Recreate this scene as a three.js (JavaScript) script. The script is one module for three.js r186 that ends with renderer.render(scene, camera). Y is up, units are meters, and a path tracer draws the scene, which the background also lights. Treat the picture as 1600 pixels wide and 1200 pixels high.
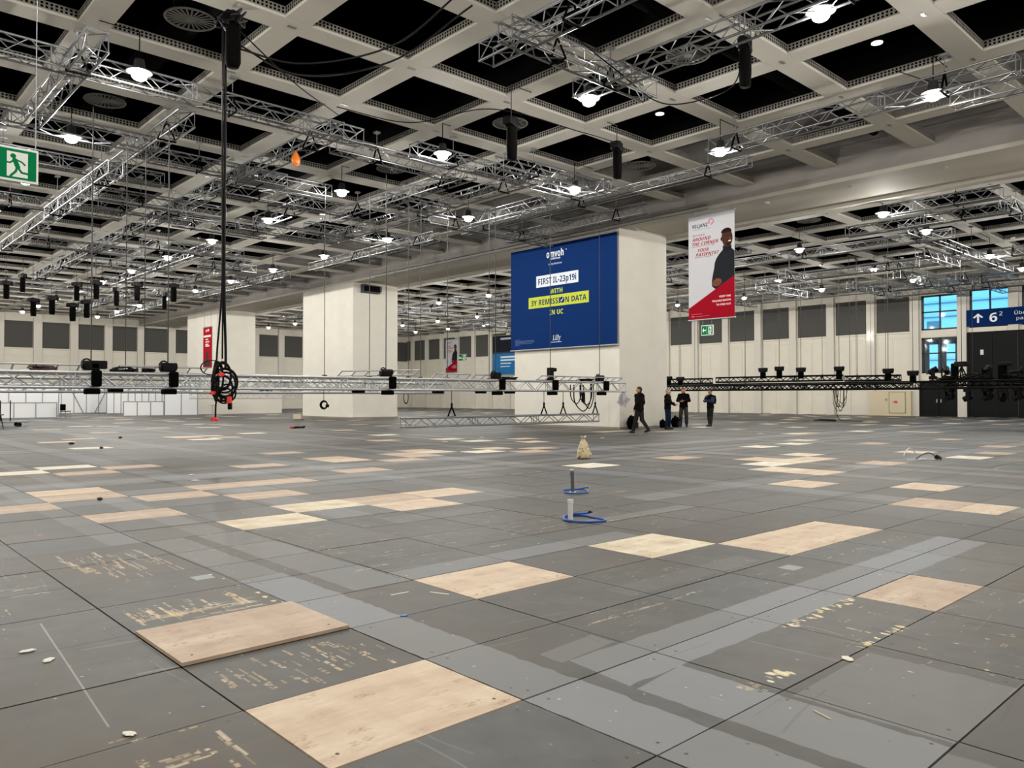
import * as THREE from 'three';
import { RoundedBoxGeometry } from 'three/addons/geometries/RoundedBoxGeometry.js';
import { mergeGeometries } from 'three/addons/utils/BufferGeometryUtils.js';

// ---------------------------------------------------------------- camera, sky, exposure
// Hall axes: u = along the ceiling beams to the far right (+x), v = to the far left (-z), y up, metres.
const scene = new THREE.Scene();
const CAM_H = 1.42, YAW = 47.25 * Math.PI / 180, PITCH = 0.95 * Math.PI / 180;
const camera = new THREE.PerspectiveCamera(2 * Math.atan(600 / 1213) * 180 / Math.PI, 4 / 3, 0.1, 400);
camera.position.set(0, CAM_H, 0);
camera.lookAt(Math.cos(YAW) * Math.cos(PITCH), CAM_H + Math.sin(PITCH), -Math.sin(YAW) * Math.cos(PITCH));
const renderer = new THREE.WebGLRenderer({ antialias: true });
renderer.toneMapping = THREE.LinearToneMapping;
renderer.toneMappingExposure = 1.0;
renderer.shadowMap.enabled = true;
scene.background = new THREE.Color().setRGB(1.0, 2.3, 3.0);       // blue daylight, seen only through the windows
const LAMP_CD = 33;                                                  // candela of one high-bay floodlight
const LAMP_COLOR = new THREE.Color().setRGB(1.0, 0.965, 0.90);

// ---------------------------------------------------------------- helpers
let seed = 20240611;
function rnd() { seed = (seed + 0x6D2B79F5) | 0; let t = Math.imul(seed ^ (seed >>> 15), 1 | seed); t = (t + Math.imul(t ^ (t >>> 7), 61 | t)) ^ t; return ((t ^ (t >>> 14)) >>> 0) / 4294967296; }
const rr = (a, b) => a + (b - a) * rnd();
const taken = new Map();
function numbered(name) { const n = taken.get(name) ?? 0; taken.set(name, n + 1); return n ? name + '_' + String(n).padStart(3, '0') : name; }
const V3 = (u, v, y) => new THREE.Vector3(u, y, -v);
function tag(o, label, category, group, kind) {
  o.userData.label = label; if (category) o.userData.category = category;
  if (group) o.userData.group = group; if (kind) o.userData.kind = kind; return o;
}
function thing(name, label, category, u, v, y = 0, turn = 0, group) {
  const g = new THREE.Group(); g.name = numbered(name); g.position.set(u, y, -v); g.rotation.y = turn; scene.add(g);
  return tag(g, label, category, group);
}
function mesh(name, geo, mat, parent) {
  const m = new THREE.Mesh(Array.isArray(geo) ? join(geo) : geo, mat); m.name = parent ? name : numbered(name);
  m.castShadow = m.receiveShadow = true; (parent ?? scene).add(m); return m;
}
function join(list) {
  const l = list.map(g => { const h = g.index ? g.toNonIndexed() : g; for (const k of Object.keys(h.attributes)) if (!['position', 'normal', 'uv', 'color'].includes(k)) h.deleteAttribute(k); return h; });
  return l.length === 1 ? l[0] : mergeGeometries(l, false);
}
const box = (w, h, d, x = 0, y = 0, z = 0) => new THREE.BoxGeometry(w, h, d).translate(x, y, z);
// a box between two corners given in hall axes (u, v, y)
const hbox = (u0, u1, v0, v1, y0, y1) => new THREE.BoxGeometry(u1 - u0, y1 - y0, v1 - v0).translate((u0 + u1) / 2, (y0 + y1) / 2, -(v0 + v1) / 2);
const rbox = (w, h, d, r = 0.02, x = 0, y = 0, z = 0) => new RoundedBoxGeometry(w, h, d, 2, r).translate(x, y, z);
const cyl = (r0, r1, h, n = 12, x = 0, y = 0, z = 0) => new THREE.CylinderGeometry(r0, r1, h, n).translate(x, y, z);
const UP = new THREE.Vector3(0, 1, 0);
function rodMatrix(a, b) {
  const d = new THREE.Vector3().subVectors(b, a), L = d.length();
  return new THREE.Matrix4().compose(new THREE.Vector3().addVectors(a, b).multiplyScalar(0.5), new THREE.Quaternion().setFromUnitVectors(UP, d.divideScalar(L)), new THREE.Vector3(1, L, 1));
}
const rod = (a, b, r, n = 6) => new THREE.CylinderGeometry(r, r, 1, n, 1, true).applyMatrix4(rodMatrix(a, b));
const P = (x, y, z) => new THREE.Vector3(x, y, z);
const tube = (pts, r, seg = 40, n = 6, closed = false) => new THREE.TubeGeometry(new THREE.CatmullRomCurve3(pts, closed), seg, r, n, closed);
const ORD = ['first', 'second', 'third', 'fourth', 'fifth', 'sixth', 'seventh', 'eighth', 'ninth', 'tenth', 'eleventh', 'twelfth', 'thirteenth', 'fourteenth', 'fifteenth', 'sixteenth', 'seventeenth', 'eighteenth'];
const dark = (color, roughness, specularIntensity = 0.25) => new THREE.MeshPhysicalMaterial({ color, roughness, specularIntensity });
const mat = (color, roughness = 0.6, extra = {}) => new THREE.MeshStandardMaterial({ color, roughness, ...extra });
function canvasTex(w, h, draw, srgb = true) {
  const c = document.createElement('canvas'); c.width = w; c.height = h; draw(c.getContext('2d'), w, h);
  const t = new THREE.CanvasTexture(c); if (srgb) t.colorSpace = THREE.SRGBColorSpace; t.wrapS = t.wrapT = THREE.RepeatWrapping; t.anisotropy = 8; return t;
}
// layered value noise that repeats with the given period
function noiseField(n, cells, seed0) {
  const s = seed; seed = seed0; const out = new Float32Array(n * n); let amp = 1, tot = 0;
  for (const c of cells) {
    const g = Float32Array.from({ length: c * c }, rnd);
    for (let y = 0; y < n; y++) for (let x = 0; x < n; x++) {
      const fx = x / n * c, fy = y / n * c, x0 = fx | 0, y0 = fy | 0, x1 = (x0 + 1) % c, y1 = (y0 + 1) % c;
      let a = fx - x0, b = fy - y0; a = a * a * (3 - 2 * a); b = b * b * (3 - 2 * b);
      out[y * n + x] += amp * ((g[y0 * c + x0] * (1 - a) + g[y0 * c + x1] * a) * (1 - b) + (g[y1 * c + x0] * (1 - a) + g[y1 * c + x1] * a) * b);
    }
    tot += amp; amp *= 0.6;
  }
  for (let i = 0; i < out.length; i++) out[i] /= tot; seed = s; return out;
}

// ---------------------------------------------------------------- materials
const plasterNoise = noiseField(256, [5, 13, 41, 97], 7);
const plasterTex = canvasTex(256, 256, (g, w, h) => {
  const im = g.createImageData(w, h);
  for (let i = 0; i < w * h; i++) { const k = 246 + 12 * (plasterNoise[i] - 0.5); im.data.set([k, k, k - 1, 255], i * 4); }
  g.putImageData(im, 0, 0);
});
plasterTex.repeat.set(0.35, 0.35);
const M = {
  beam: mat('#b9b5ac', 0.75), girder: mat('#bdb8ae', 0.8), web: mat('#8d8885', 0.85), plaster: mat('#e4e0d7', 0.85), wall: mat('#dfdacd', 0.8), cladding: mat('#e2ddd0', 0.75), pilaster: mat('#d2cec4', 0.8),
  acoustic: mat('#4d4c49', 0.95), gap: mat('#8c867a', 0.9), black: dark('#020202', 0.9, .12), void: dark('#020203', 1, 0), duct: dark('#08090a', 0.8, .1), blackMetal: dark('#050506', 0.5), rubber: dark('#09090a', 0.5),
  alu: mat('#85878a', 0.38, { metalness: 0.8 }), aluBright: mat('#babcbf', 0.4, { metalness: 0.7 }), aluDull: mat('#b0b1b3', 0.45, { metalness: 0.7 }), steel: mat('#8d8f92', 0.4, { metalness: 0.8 }), diffuser: mat('#5e5d5a', 0.6), blackTruss: dark('#040405', 0.5),
  darkDoor: dark('#131413', 0.6), frameDark: mat('#0e171f', 0.5), red: mat('#d8281f', 0.5), chain: mat('#2c2c2c', 0.5, { metalness: 0.5 }), whitePanel: mat('#eceef1', 0.5), greyFrame: mat('#8f959c', 0.4, { metalness: 0.5 }),
  blueHose: mat('#2f5fb4', 0.45), greyPipe: mat('#5a5a5b', 0.55), whitePipe: mat('#e4e4ea', 0.4), beige: mat('#cfc3a6', 0.7), lampHousing: mat('#3a3b3d', 0.5, { metalness: 0.4 }), orange: mat('#d9731e', 0.35),
  litter: mat('#e6e2da', 0.9), brownLitter: mat('#4b3a32', 0.9), lampGlow: new THREE.MeshStandardMaterial({ color: '#ffffff', emissive: '#fff6e6', emissiveIntensity: 14, roughness: 0.5 }),
  smallGlow: new THREE.MeshStandardMaterial({ color: '#ffffff', emissive: '#fff6e6', emissiveIntensity: 1.2, roughness: 0.5 }),
  glass: new THREE.MeshPhysicalMaterial({ color: '#cfe6f4', transmission: 1, thickness: 0, roughness: 0.03 }),
};
for (const k of ['plaster', 'wall', 'cladding', 'beam', 'girder']) { M[k].map = plasterTex; }
const perf = canvasTex(64, 64, (g, w, h) => {       // sheet-metal strip with two rows of punched square holes; white = metal
  g.fillStyle = '#fff'; g.fillRect(0, 0, w, h); g.fillStyle = '#000';
  for (const x of [7, 39]) for (const y of [10, 36]) g.fillRect(x, y, 17, 17);
}, false);
M.perforated = mat('#726f69', 0.75, { alphaMap: perf, transparent: true, side: THREE.DoubleSide });
// uv in metres on boxes that wear plaster
function metreUV(geo) {
  const p = geo.attributes.position, n = geo.attributes.normal, uv = geo.attributes.uv;
  for (let i = 0; i < p.count; i++) {
    const ax = Math.abs(n.getX(i)), ay = Math.abs(n.getY(i));
    if (ax > 0.5) uv.setXY(i, p.getZ(i), p.getY(i)); else if (ay > 0.5) uv.setXY(i, p.getX(i), p.getZ(i)); else uv.setXY(i, p.getX(i), p.getY(i));
  }
  return geo;
}
const wbox = (...a) => metreUV(hbox(...a));

// ---------------------------------------------------------------- dimensions of the hall
const MU = 3.17, U0 = 17.37, MV = 3.18, V0 = 9.21;                   // ceiling grid: node lines
const nodeU = i => U0 + MU * i, nodeV = j => V0 + MV * j;
const ZC = 9.47, ZG = 8.88, UF = 26.6, UR = 30.1, UW = 61, VB = 87, UL = -9, VN = -9, ZD = 12;
const BW = 0.3;                                                     // half width of a ceiling beam
// ---------------------------------------------------------------- floor
const PU = 1.0125, PV = 0.769, FU = 1.51, FV = 1.885;               // floor panel module and one corner of it
const floorRoot = new THREE.Group(); floorRoot.name = 'floor'; scene.add(floorRoot);
tag(floorRoot, 'grey worn plywood panel floor of the hall', null, null, 'structure');
mesh('subfloor', hbox(UL - 0.3, UW + 0.6, VN - 0.3, VB + 0.4, -0.3, -0.022), M.void, floorRoot);

// paint, wear and dirt of the floor, drawn in floor metres
function drawFloor(g, n, u0, v0, size, near) {
  const s0 = seed; seed = near ? 11 : 23;
  const k = n / size, X = u => (u - u0) * k, Y = v => n - (v - v0) * k;
  const nz = noiseField(512, [4, 9, 23, 61, 150], near ? 3 : 4), nz2 = noiseField(512, [6, 17, 70], near ? 31 : 41), im = g.createImageData(n, n);
  for (let y = 0; y < n; y++) for (let x = 0; x < n; x++) {
    const i = ((y >> 2) & 511) * 512 + ((x >> 2) & 511), j = ((y * 3) & 511) * 512 + ((x * 3) & 511);
    const st = Math.max(0, nz2[i] * .7 + nz2[j] * .3 - .54) * 90, b = 77 + 50 * (nz[i] - 0.5) + 18 * (nz2[j] - 0.5) - st * .5, w = 7 * (nz2[i] - 0.5) + st * .32;
    im.data.set([b + w, b - 0.5, b - 3.5 - w, 255], (y * n + x) * 4);
  }
  g.putImageData(im, 0, 0);
  const band = (ua, ub, va, vb, c) => { g.fillStyle = c; g.fillRect(X(ua), Y(vb), (ub - ua) * k, (vb - va) * k); };
  const rough = (ua, ub, va, vb, c, along) => {                      // a painted band with a hand-rolled uneven edge
    g.fillStyle = c; g.beginPath(); const st = 0.06;
    if (along === 'v') { for (let v = va; v <= vb; v += st) g.lineTo(X(ua + rr(-.006, .006)), Y(v)); for (let v = vb; v >= va; v -= st) g.lineTo(X(ub + rr(-.012, .012)), Y(v)); }
    else { for (let u = ua; u <= ub; u += st) g.lineTo(X(u), Y(va + rr(-.008, .008))); for (let u = ub; u >= ua; u -= st) g.lineTo(X(u), Y(vb + rr(-.006, .006))); }
    g.fill();
  };
  const L = 'rgba(132,136,143,0.8)', L2 = 'rgba(128,131,136,0.6)';
  if (near) {
    rough(2.53, 2.91, v0, 5.9, L, 'v'); rough(2.55, 2.9, 5.9, v0 + size, L2, 'v'); rough(3.03, 3.46, v0, 2.43, L, 'v'); rough(3.03, 3.5, 2.88, 3.1, L2, 'v'); rough(3.04, 3.5, 4.98, 8.4, L2, 'v');
    rough(3.03, u0 + size, 2.43, 2.88, L, 'u'); rough(3.5, 4.4, 1.1, 1.84, L2, 'v'); rough(3.5, 6.4, 4.98, 5.3, L2, 'u'); rough(4.4, 6.2, 3.5, 3.75, 'rgba(130,132,134,.25)', 'u');
    rough(6.6, u0 + size, 5.75, 6.0, L2, 'u'); rough(5.0, 6.6, 7.3, 7.75, 'rgba(130,132,134,.3)', 'u'); band(2.3, 2.45, 6.08, 6.23, '#9aa3a8'); band(6.02, 6.2, 3.12, 3.26, '#9aa3a8');
  } else {
    for (let i = 0; i < 9; i++) { const u = rr(0, size), w = rr(.3, .6); rough(u, u + w, 0, size, 'rgba(138,141,146,.4)', 'v'); const v = rr(0, size); rough(0, size, v, v + rr(.3, .6), 'rgba(138,141,146,.4)', 'u'); }
    for (let i = 0; i < 12; i++) { const u = rr(0, size), v = rr(0, size); band(u, u + rr(2, 8), v, v + rr(.08, .3), 'rgba(58,54,50,.3)'); }
    for (let i = 0; i < 60; i++) { const u = rr(0, size), v = rr(0, size); band(u, u + rr(.4, 1.6), v, v + rr(.2, .7), 'rgba(' + (rnd() < .5 ? '150,120,95' : '82,72,62') + ',' + rr(.1, .35) + ')'); }
  }
  // long faint smears and rubber marks
  for (let i = 0; i < (near ? 170 : 500); i++) {
    const u = rr(u0, u0 + size), v = rr(v0, v0 + size), a = rnd() < .6 ? rr(-.2, .2) : rr(1.4, 1.7), l = rr(.1, near ? .7 : 1.6);
    g.strokeStyle = rnd() < .45 ? 'rgba(165,160,152,' + rr(.1, .35) + ')' : 'rgba(58,52,47,' + rr(.1, .35) + ')'; g.lineWidth = rr(.004, .022) * k; g.lineCap = 'round';
    g.beginPath(); g.moveTo(X(u), Y(v)); g.quadraticCurveTo(X(u + l * .5 * Math.cos(a) + rr(-.05, .05)), Y(v + l * .5 * Math.sin(a) + rr(-.03, .03)), X(u + l * Math.cos(a)), Y(v + l * Math.sin(a))); g.stroke();
  }
  // scratches that bare the plywood: short strokes across or along the panels
  const gouge = (u, v, l, along, w, al) => {
    const n2 = rnd() < .75 ? 1 : 2; g.lineCap = 'butt';               // a few broken parallel strokes with ragged ends
    for (let q = 0; q < n2; q++) for (let t = rr(0, .15); t < 1;) {
      const e = Math.min(1, t + rr(.12, .5)), o = (q + rr(-.1, .1)) * w * .7, o2 = o + rr(-.15, .15) * w; g.strokeStyle = 'rgba(' + (rnd() < .7 ? '205,178,136,' : '218,204,176,') + al * rr(.6, 1) + ')'; g.lineWidth = Math.max(1, rr(.4, .9) * w * k); g.beginPath();
      if (along === 'v') { g.moveTo(X(u + o), Y(v + l * t)); g.lineTo(X(u + o2), Y(v + l * e)); } else { g.moveTo(X(u + l * t), Y(v + o)); g.lineTo(X(u + l * e), Y(v + o2)); } g.stroke(); t = e + rr(.02, .2);
    }
  };
  const patch = (ua, ub, va, vb, n2, along, lmax = .45, w = .018) => { for (let i = 0; i < n2; i++) { const l = lmax * (.12 + .88 * rnd() * rnd() ** .3); gouge(rr(ua, ub - (along === 'u' ? l : 0)), rr(va, Math.max(va, vb - (along === 'v' ? l : 0))), l, along, rr(.4, 1.1) * w, rr(.65, 1)); } };
  if (near) {
    patch(1.58, 2.45, 5.04, 5.6, 30, 'v', .55, .03); patch(1.6, 2.45, 5.06, 5.3, 12, 'u', .7, .035); patch(1.7, 2.4, 6.4, 7.9, 40, 'v', .9, .024); patch(1.58, 2.48, 3.46, 4.1, 40, 'v', .34, .028); patch(.4, 1.4, 7.0, 8.4, 26, 'v', .5, .02); patch(3, 6.5, 5.2, 8.4, 70, 'u', .22, .016); patch(4.4, 8.4, .6, 2.3, 44, 'u', .16, .012);
    patch(.5, 1.45, 6.4, 6.75, 16, 'u', .4, .02); patch(.5, 1.3, 5.9, 6.7, 10, 'v', .5, .014); patch(.62, 1.35, 2.75, 3.3, 10, 'v', .4, .025); patch(.9, 1.3, 3.0, 3.5, 6, 'u', .25, .03);
    for (const [n3, ua, ub, va, vb] of [[34, 4.5, 5.5, 2.355, 2.42], [20, 4.42, 5.05, 1.89, 1.93], [10, 3.56, 3.8, 1.98, 2.06], [16, 4.0, 5.4, 1.0, 1.8], [14, 2.45, 2.52, 4.4, 6.4], [22, 6.7, 8.4, 3.1, 3.16]]) for (let i = 0; i < n3; i++) { g.fillStyle = rnd() < .75 ? '#d9c896' : '#dcd6c6'; const f = n3 === 16 || n3 === 22 ? .45 : 1, a = rr(.006, .024) * f, b = rr(.012, .045) * f, uu = rr(ua, ub), vv = rr(va, vb); g.beginPath(); for (let q = 0; q < 7; q++) { const t = q / 7 * 6.283, r = rr(.6, 1.1); g.lineTo(X(uu + Math.cos(t) * a * r), Y(vv + Math.sin(t) * b * r)); } g.fill(); } patch(3.55, 5, 3.24, 3.265, 26, 'u', .2, .012); patch(3.6, 4.4, 2.95, 3.6, 26, 'u', .16, .008);
    patch(4.6, 5.4, 3.6, 4.1, 16, 'u', .14, .016); patch(3.5, 4.4, 5.6, 6.6, 20, 'u', .3, .014); patch(2.6, 4.5, 7.2, 8.0, 40, 'u', .25, .012); patch(5.4, 7.2, 5.7, 6.6, 40, 'u', .3, .02);
    patch(4.5, 7, 1.2, 2.3, 26, 'v', .18, .012); patch(5, 8.3, 3.0, 3.3, 20, 'u', .2, .014); patch(6.5, 8.3, 5, 8, 40, 'u', .3, .016); patch(3.1, 3.5, 1.9, 2.1, 6, 'v', .15, .02);
    g.strokeStyle = 'rgba(190,186,176,.7)'; g.lineWidth = .008 * k; g.beginPath(); g.moveTo(X(1.15), Y(5.6)); g.lineTo(X(1.01), Y(3.65)); g.stroke();
    for (const [ua, va, ub, vb] of [[3.16, 4.7, 3.31, 4.69], [3.42, 4.58, 3.48, 4.43]]) { g.strokeStyle = '#ddd6c8'; g.lineWidth = .016 * k; g.lineCap = 'butt'; g.beginPath(); g.moveTo(X(ua), Y(va)); g.lineTo(X(ub), Y(vb)); g.stroke(); }
    for (let i = 0; i < 14; i++) { const u = rr(4.4, 6.2), v = rr(1.1, 1.9); g.fillStyle = 'rgba(50,47,44,' + rr(.2, .5) + ')'; g.beginPath(); g.ellipse(X(u), Y(v), rr(.01, .035) * k, rr(.04, .16) * k, rr(-.3, .1), 0, 7); g.fill(); }
  } else { for (let i = 0; i < 46; i++) { const u = rr(0, size - 1), v = rr(0, size - .8), a = rnd() < .6 ? 'u' : 'v'; patch(u, u + 1, v, v + .7, 9, a, .5, .025); } }
  // paint drops, paper flecks and grit
  for (let i = 0; i < (near ? 1100 : 1100); i++) { g.fillStyle = rnd() < .7 ? 'rgba(226,222,212,' + rr(.3, .9) + ')' : 'rgba(40,37,34,.6)'; g.beginPath(); const r = rr(.002, near ? .007 : .014) * k; g.ellipse(X(rr(u0, u0 + size)), Y(rr(v0, v0 + size)), r * rr(.7, 2), r, rr(0, 3), 0, 7); g.fill(); }
  // screw holes near the panel corners
  if (near) for (let i = -2; i < 9; i++) for (let j = -2; j < 12; j++) for (const [a, b] of [[.1, .07], [-.1, .07], [.1, -.07], [-.1, -.07]]) if (rnd() < .7) { g.fillStyle = 'rgba(24,22,20,.9)'; g.beginPath(); g.ellipse(X(FU + i * PU + a), Y(FV + j * PV + b), .008 * k, .008 * k, 0, 0, 7); g.fill(); }
  seed = s0;
}
const NEAR0 = 0.4, NEARS = 8.2, FARS = 24;
const texNear = canvasTex(2048, 2048, (g, n) => drawFloor(g, n, NEAR0, NEAR0, NEARS, true)), texFar = canvasTex(2048, 2048, (g, n) => drawFloor(g, n, 0, 0, FARS, false));
function drawWood(g, n, base, sd) {                                  // bare plywood veneer: figure, footprints, knots, screw holes
  const s0 = seed; seed = sd; const a = noiseField(512, [3, 8, 21, 60], sd), im = g.createImageData(n, n);
  for (let y = 0; y < n; y++) for (let x = 0; x < n; x++) {
    const t = a[((y * 2) & 511) * 512 + ((x >> 1) & 511)] - .5, f = a[((y >> 1) & 511) * 512 + (((x * 2 + 90 * t) | 0) & 511)] - .5, q = 58 * t + 30 * f;
    im.data.set([base[0] + q * .8, base[1] + q, base[2] + q * 1.05, 255], (y * n + x) * 4);
  }
  g.putImageData(im, 0, 0);
  for (let i = 0; i < 46; i++) { g.strokeStyle = 'rgba(122,92,66,' + rr(.06, .22) + ')'; g.lineWidth = rr(1, 3); const x = rr(0, n), y = rr(0, n), l = rr(10, 70); g.beginPath(); g.moveTo(x, y); g.lineTo(x + l, y + rr(-14, 14)); g.stroke(); }
  for (let i = 0; i < 26; i++) { const x = rr(0, n), y = rr(0, n), al = rr(.03, .12); for (let k = 0; k < 26; k++) { g.fillStyle = 'rgba(128,98,74,' + al * 1.5 + ')'; g.beginPath(); g.ellipse(x + rr(-26, 26), y + rr(-12, 12), rr(2, 9), rr(1, 4), rr(-.4, .4), 0, 7); g.fill(); } }
  for (const [x, y] of [[.09, .1], [.91, .1], [.09, .9], [.91, .9]]) { g.fillStyle = 'rgba(46,34,26,.9)'; g.beginPath(); g.ellipse(x * n, y * n, n * .008, n * .01, 0, 0, 7); g.fill(); }
  seed = s0;
}
const woodTex = [[213, 194, 171], [190, 169, 149], [213, 199, 174], [226, 219, 202]].map((c, i) => canvasTex(512, 512, (g, n) => drawWood(g, n, c, 51 + i)));
const FLOOR_ROUGH = 0.56;
const greyNear = ['#ffffff', '#f4f1ec', '#f6f9fc', '#ebe8e3'].map(c => mat(c, FLOOR_ROUGH, { map: texNear })), greyFar = ['#ffffff', '#f2ede7', '#f6f8fb', '#e9e5df'].map(c => mat(c, FLOOR_ROUGH, { map: texFar }));
const woodMat = woodTex.map(t => mat('#ffffff', 0.62, { map: t }));
const farMerged = mat('#ffffff', FLOOR_ROUGH, { map: texFar, vertexColors: true });
// bare plywood panels by cell [column, row, tone]
const woodCells = new Map();
for (const [i, j, t] of [[0, 3, 1], [0, 1, 0], [2, 3, 0], [4, 3, 2], [5, 2, 0], [6, 2, 0], [2, 8, 2], [4, 8, 0], [5, 9, 0], [3, 9, 2], [4, 9, 1], [11, 3, 0], [9, 2, 1], [3, 11, 1], [2, 12, 1], [1, 10, 1], [3, 13, 1], [4, 13, 1], [6, 14, 1], [1, 14, 0],
  [10, 11, 3], [13, 8, 3], [14, 8, 2], [15, 8, 0], [16, 9, 2], [12, 7, 2], [12, 6, 0], [10, 5, 0], [18, 5, 3], [20, 12, 3], [22, 13, 2], [5, 17, 1], [7, 18, 1], [2, 20, 3], [8, 16, 1], [9, 17, 1], [10, 19, 1], [12, 18, 0], [13, 17, 1], [15, 20, 0], [14, 22, 3], [16, 22, 0], [0, 12, 1], [1, 13, 1]]) woodCells.set(i + ',' + j, t);
const split = { '4,0': [0, .535], '9,1': [.25, PV] };                // cells where only this stretch of v is bare wood
woodCells.set('4,0', 1).set('9,1', 0);
{
  const cells = [], f = new THREE.Frustum(); camera.updateMatrixWorld(); camera.updateProjectionMatrix();
  const pm = new THREE.Matrix4().multiplyMatrices(camera.projectionMatrix, camera.matrixWorld.clone().invert());
  const i0 = Math.floor((UL - FU) / PU), i1 = Math.ceil((UW - FU) / PU), j0 = Math.floor((VN - FV) / PV), j1 = Math.ceil((VB - FV) / PV);
  for (let i = i0; i <= i1; i++) for (let j = j0; j <= j1; j++) {
    const ua = FU + i * PU, va = FV + j * PV; let area = 0; const q = [];
    for (const [a, b] of [[0, 0], [PU, 0], [PU, PV], [0, PV]]) { const p = new THREE.Vector4(ua + a, 0, -(va + b), 1).applyMatrix4(pm); q.push(p); }
    if (q.every(p => p.w > 0.3)) {
      const s = q.map(p => [Math.max(-1, Math.min(1, p.x / p.w)), Math.max(-1, Math.min(1, p.y / p.w))]);
      for (let e = 0; e < 4; e++) { const [x0, y0] = s[e], [x1, y1] = s[(e + 1) % 4]; area += x0 * y1 - x1 * y0; }
    } else if (q.some(p => p.w > 0.3 && Math.abs(p.x) < p.w && Math.abs(p.y) < p.w)) area = 1;
    cells.push({ i, j, ua, va, area: Math.abs(area) });
  }
  cells.sort((a, b) => b.area - a.area);
  const rest = [], restWood = [[], [], [], []]; let n = 0;
  const panel = (ua, ub, va, vb, y, thick, wood) => {
    const g = hbox(ua + .005, ub - .005, va + .005, vb - .005, y - thick, y), p = g.attributes.position, uv = g.attributes.uv;
    for (let k = 0; k < p.count; k++) { const u = p.getX(k), v = -p.getZ(k); if (wood) uv.setXY(k, (u - ua) / PU, (v - va) / PU); else if (wood === null) uv.setXY(k, u / FARS, v / FARS); else uv.setXY(k, (u - NEAR0) / NEARS, (v - NEAR0) / NEARS); }
    return g;
  };
  for (const c of cells) {
    const ub = c.ua + PU, vb = c.va + PV, key = c.i + ',' + c.j; let w = woodCells.get(key);
    const far = Math.hypot(c.ua, c.va) > 13;
    if (w === undefined && far && rnd() < (c.ua + c.va > 60 ? 0.06 : 0.04)) w = [0, 1, 1, 1, 2, 3][(rnd() * 6) | 0];
    const near = c.ua >= NEAR0 && c.va >= NEAR0 && ub <= NEAR0 + NEARS && vb <= NEAR0 + NEARS, lift = rr(-.0015, .0015) + (key === '0,3' ? .02 : 0);
    if (n < 290 && c.area > 1e-6) {
      n++;
      if (split[key]) {
        const [a, b] = split[key]; mesh('plywood_panel', panel(c.ua, ub, c.va + a, c.va + b, lift, .02, true), woodMat[w], floorRoot);
        mesh('floor_panel', panel(c.ua, ub, a ? c.va : c.va + b, a ? c.va + a : vb, lift, .02, near ? false : null), (near ? greyNear : greyFar)[0], floorRoot);
      } else if (w !== undefined) mesh('plywood_panel', panel(c.ua, ub, c.va, vb, lift, .02, true), woodMat[w], floorRoot);
      else mesh('floor_panel', panel(c.ua, ub, c.va, vb, lift, .02, near ? false : null), (near ? greyNear : greyFar)[(rnd() * 4) | 0], floorRoot);
    } else {
      const g = panel(c.ua, Math.min(ub, UW), c.va, Math.min(vb, VB), lift, .02, w !== undefined ? true : null), top = new THREE.BufferGeometry();
      for (const [nm, sz] of [['position', 3], ['normal', 3], ['uv', 2]]) { const a = g.attributes[nm].array.slice(8 * sz, 12 * sz), o = []; for (const q of [0, 2, 1, 2, 3, 1]) for (let z = 0; z < sz; z++) o.push(a[q * sz + z]); top.setAttribute(nm, new THREE.Float32BufferAttribute(o, sz)); }
      const t = rr(.86, 1.05), b = rr(-.025, .025), col = new Float32Array(18); for (let k = 0; k < 6; k++) col.set([t - b, t, t + b], k * 3);
      if (w === undefined) { top.setAttribute('color', new THREE.BufferAttribute(col, 3)); rest.push(top); } else restWood[w].push(top);
    }
  }
  const r = mesh('distant_floor_panels', mergeGeometries(rest), farMerged, floorRoot); r.userData.kind = 'stuff';
  restWood.forEach((l, k) => { if (l.length) mesh('distant_plywood_panels', mergeGeometries(l), woodMat[k], floorRoot).userData.kind = 'stuff'; });
}

// ---------------------------------------------------------------- ceiling: coffered grid of flat beams under a black void
const ceiling = new THREE.Group(); ceiling.name = 'ceiling'; scene.add(ceiling);
tag(ceiling, 'coffered ceiling of cream beams around black openings', null, null, 'structure');
mesh('void_deck', hbox(UL - .3, UW + .3, VN - .3, VB + .3, ZD, ZD + .3), M.void, ceiling);
const IU = [], JV = []; for (let i = -8; i <= 13; i++) if (i !== 3 && i !== 4) IU.push(i); for (let j = -5; j <= 24; j++) JV.push(j);
const HOLE = 0.09;
function stripPlane(u0, v0, u1, v1) {                                // perforated upright strip beside a coffer
  const L = Math.hypot(u1 - u0, v1 - v0), g = new THREE.PlaneGeometry(L, 0.18); const uv = g.attributes.uv;
  for (let k = 0; k < uv.count; k++) uv.setX(k, uv.getX(k) * Math.round(L / (2 * HOLE)) * 1.0);
  g.rotateY(Math.atan2(v1 - v0, u1 - u0)); return g.translate((u0 + u1) / 2, ZC + .06 + .09, -(v0 + v1) / 2);
}
function beamU(j, ua, ub, cols) {                                    // runs along u
  const v = nodeV(j), b = mesh('ceiling_beam', wbox(ua, ub, v - BW, v + BW, ZC, ZC + .06), M.beam, ceiling), pl = [], slots = [];
  const edges = [ua, ...cols.map(nodeU), ub];
  for (let k = 0; k + 1 < edges.length; k++) { const a = edges[k] + (k ? BW : 0), c = edges[k + 1] - (k + 2 < edges.length ? BW : 0); if (c - a > .2) for (const s of [-1, 1]) pl.push(stripPlane(a, v + s * (BW - .004), c, v + s * (BW - .004))); }
  mesh('perforated_strip', join(pl), M.perforated, b);
  for (const i of cols) slots.push(hbox(nodeU(i) - .1, nodeU(i) + .1, v - .035, v + .035, ZC - .012, ZC + .001));
  mesh('anchor_slots', join(slots), M.steel, b);
}
for (const j of JV) { beamU(j, UL, UF, IU.filter(i => i < 3)); beamU(j, UR + .3, UW, IU.filter(i => i > 4)); }
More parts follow.
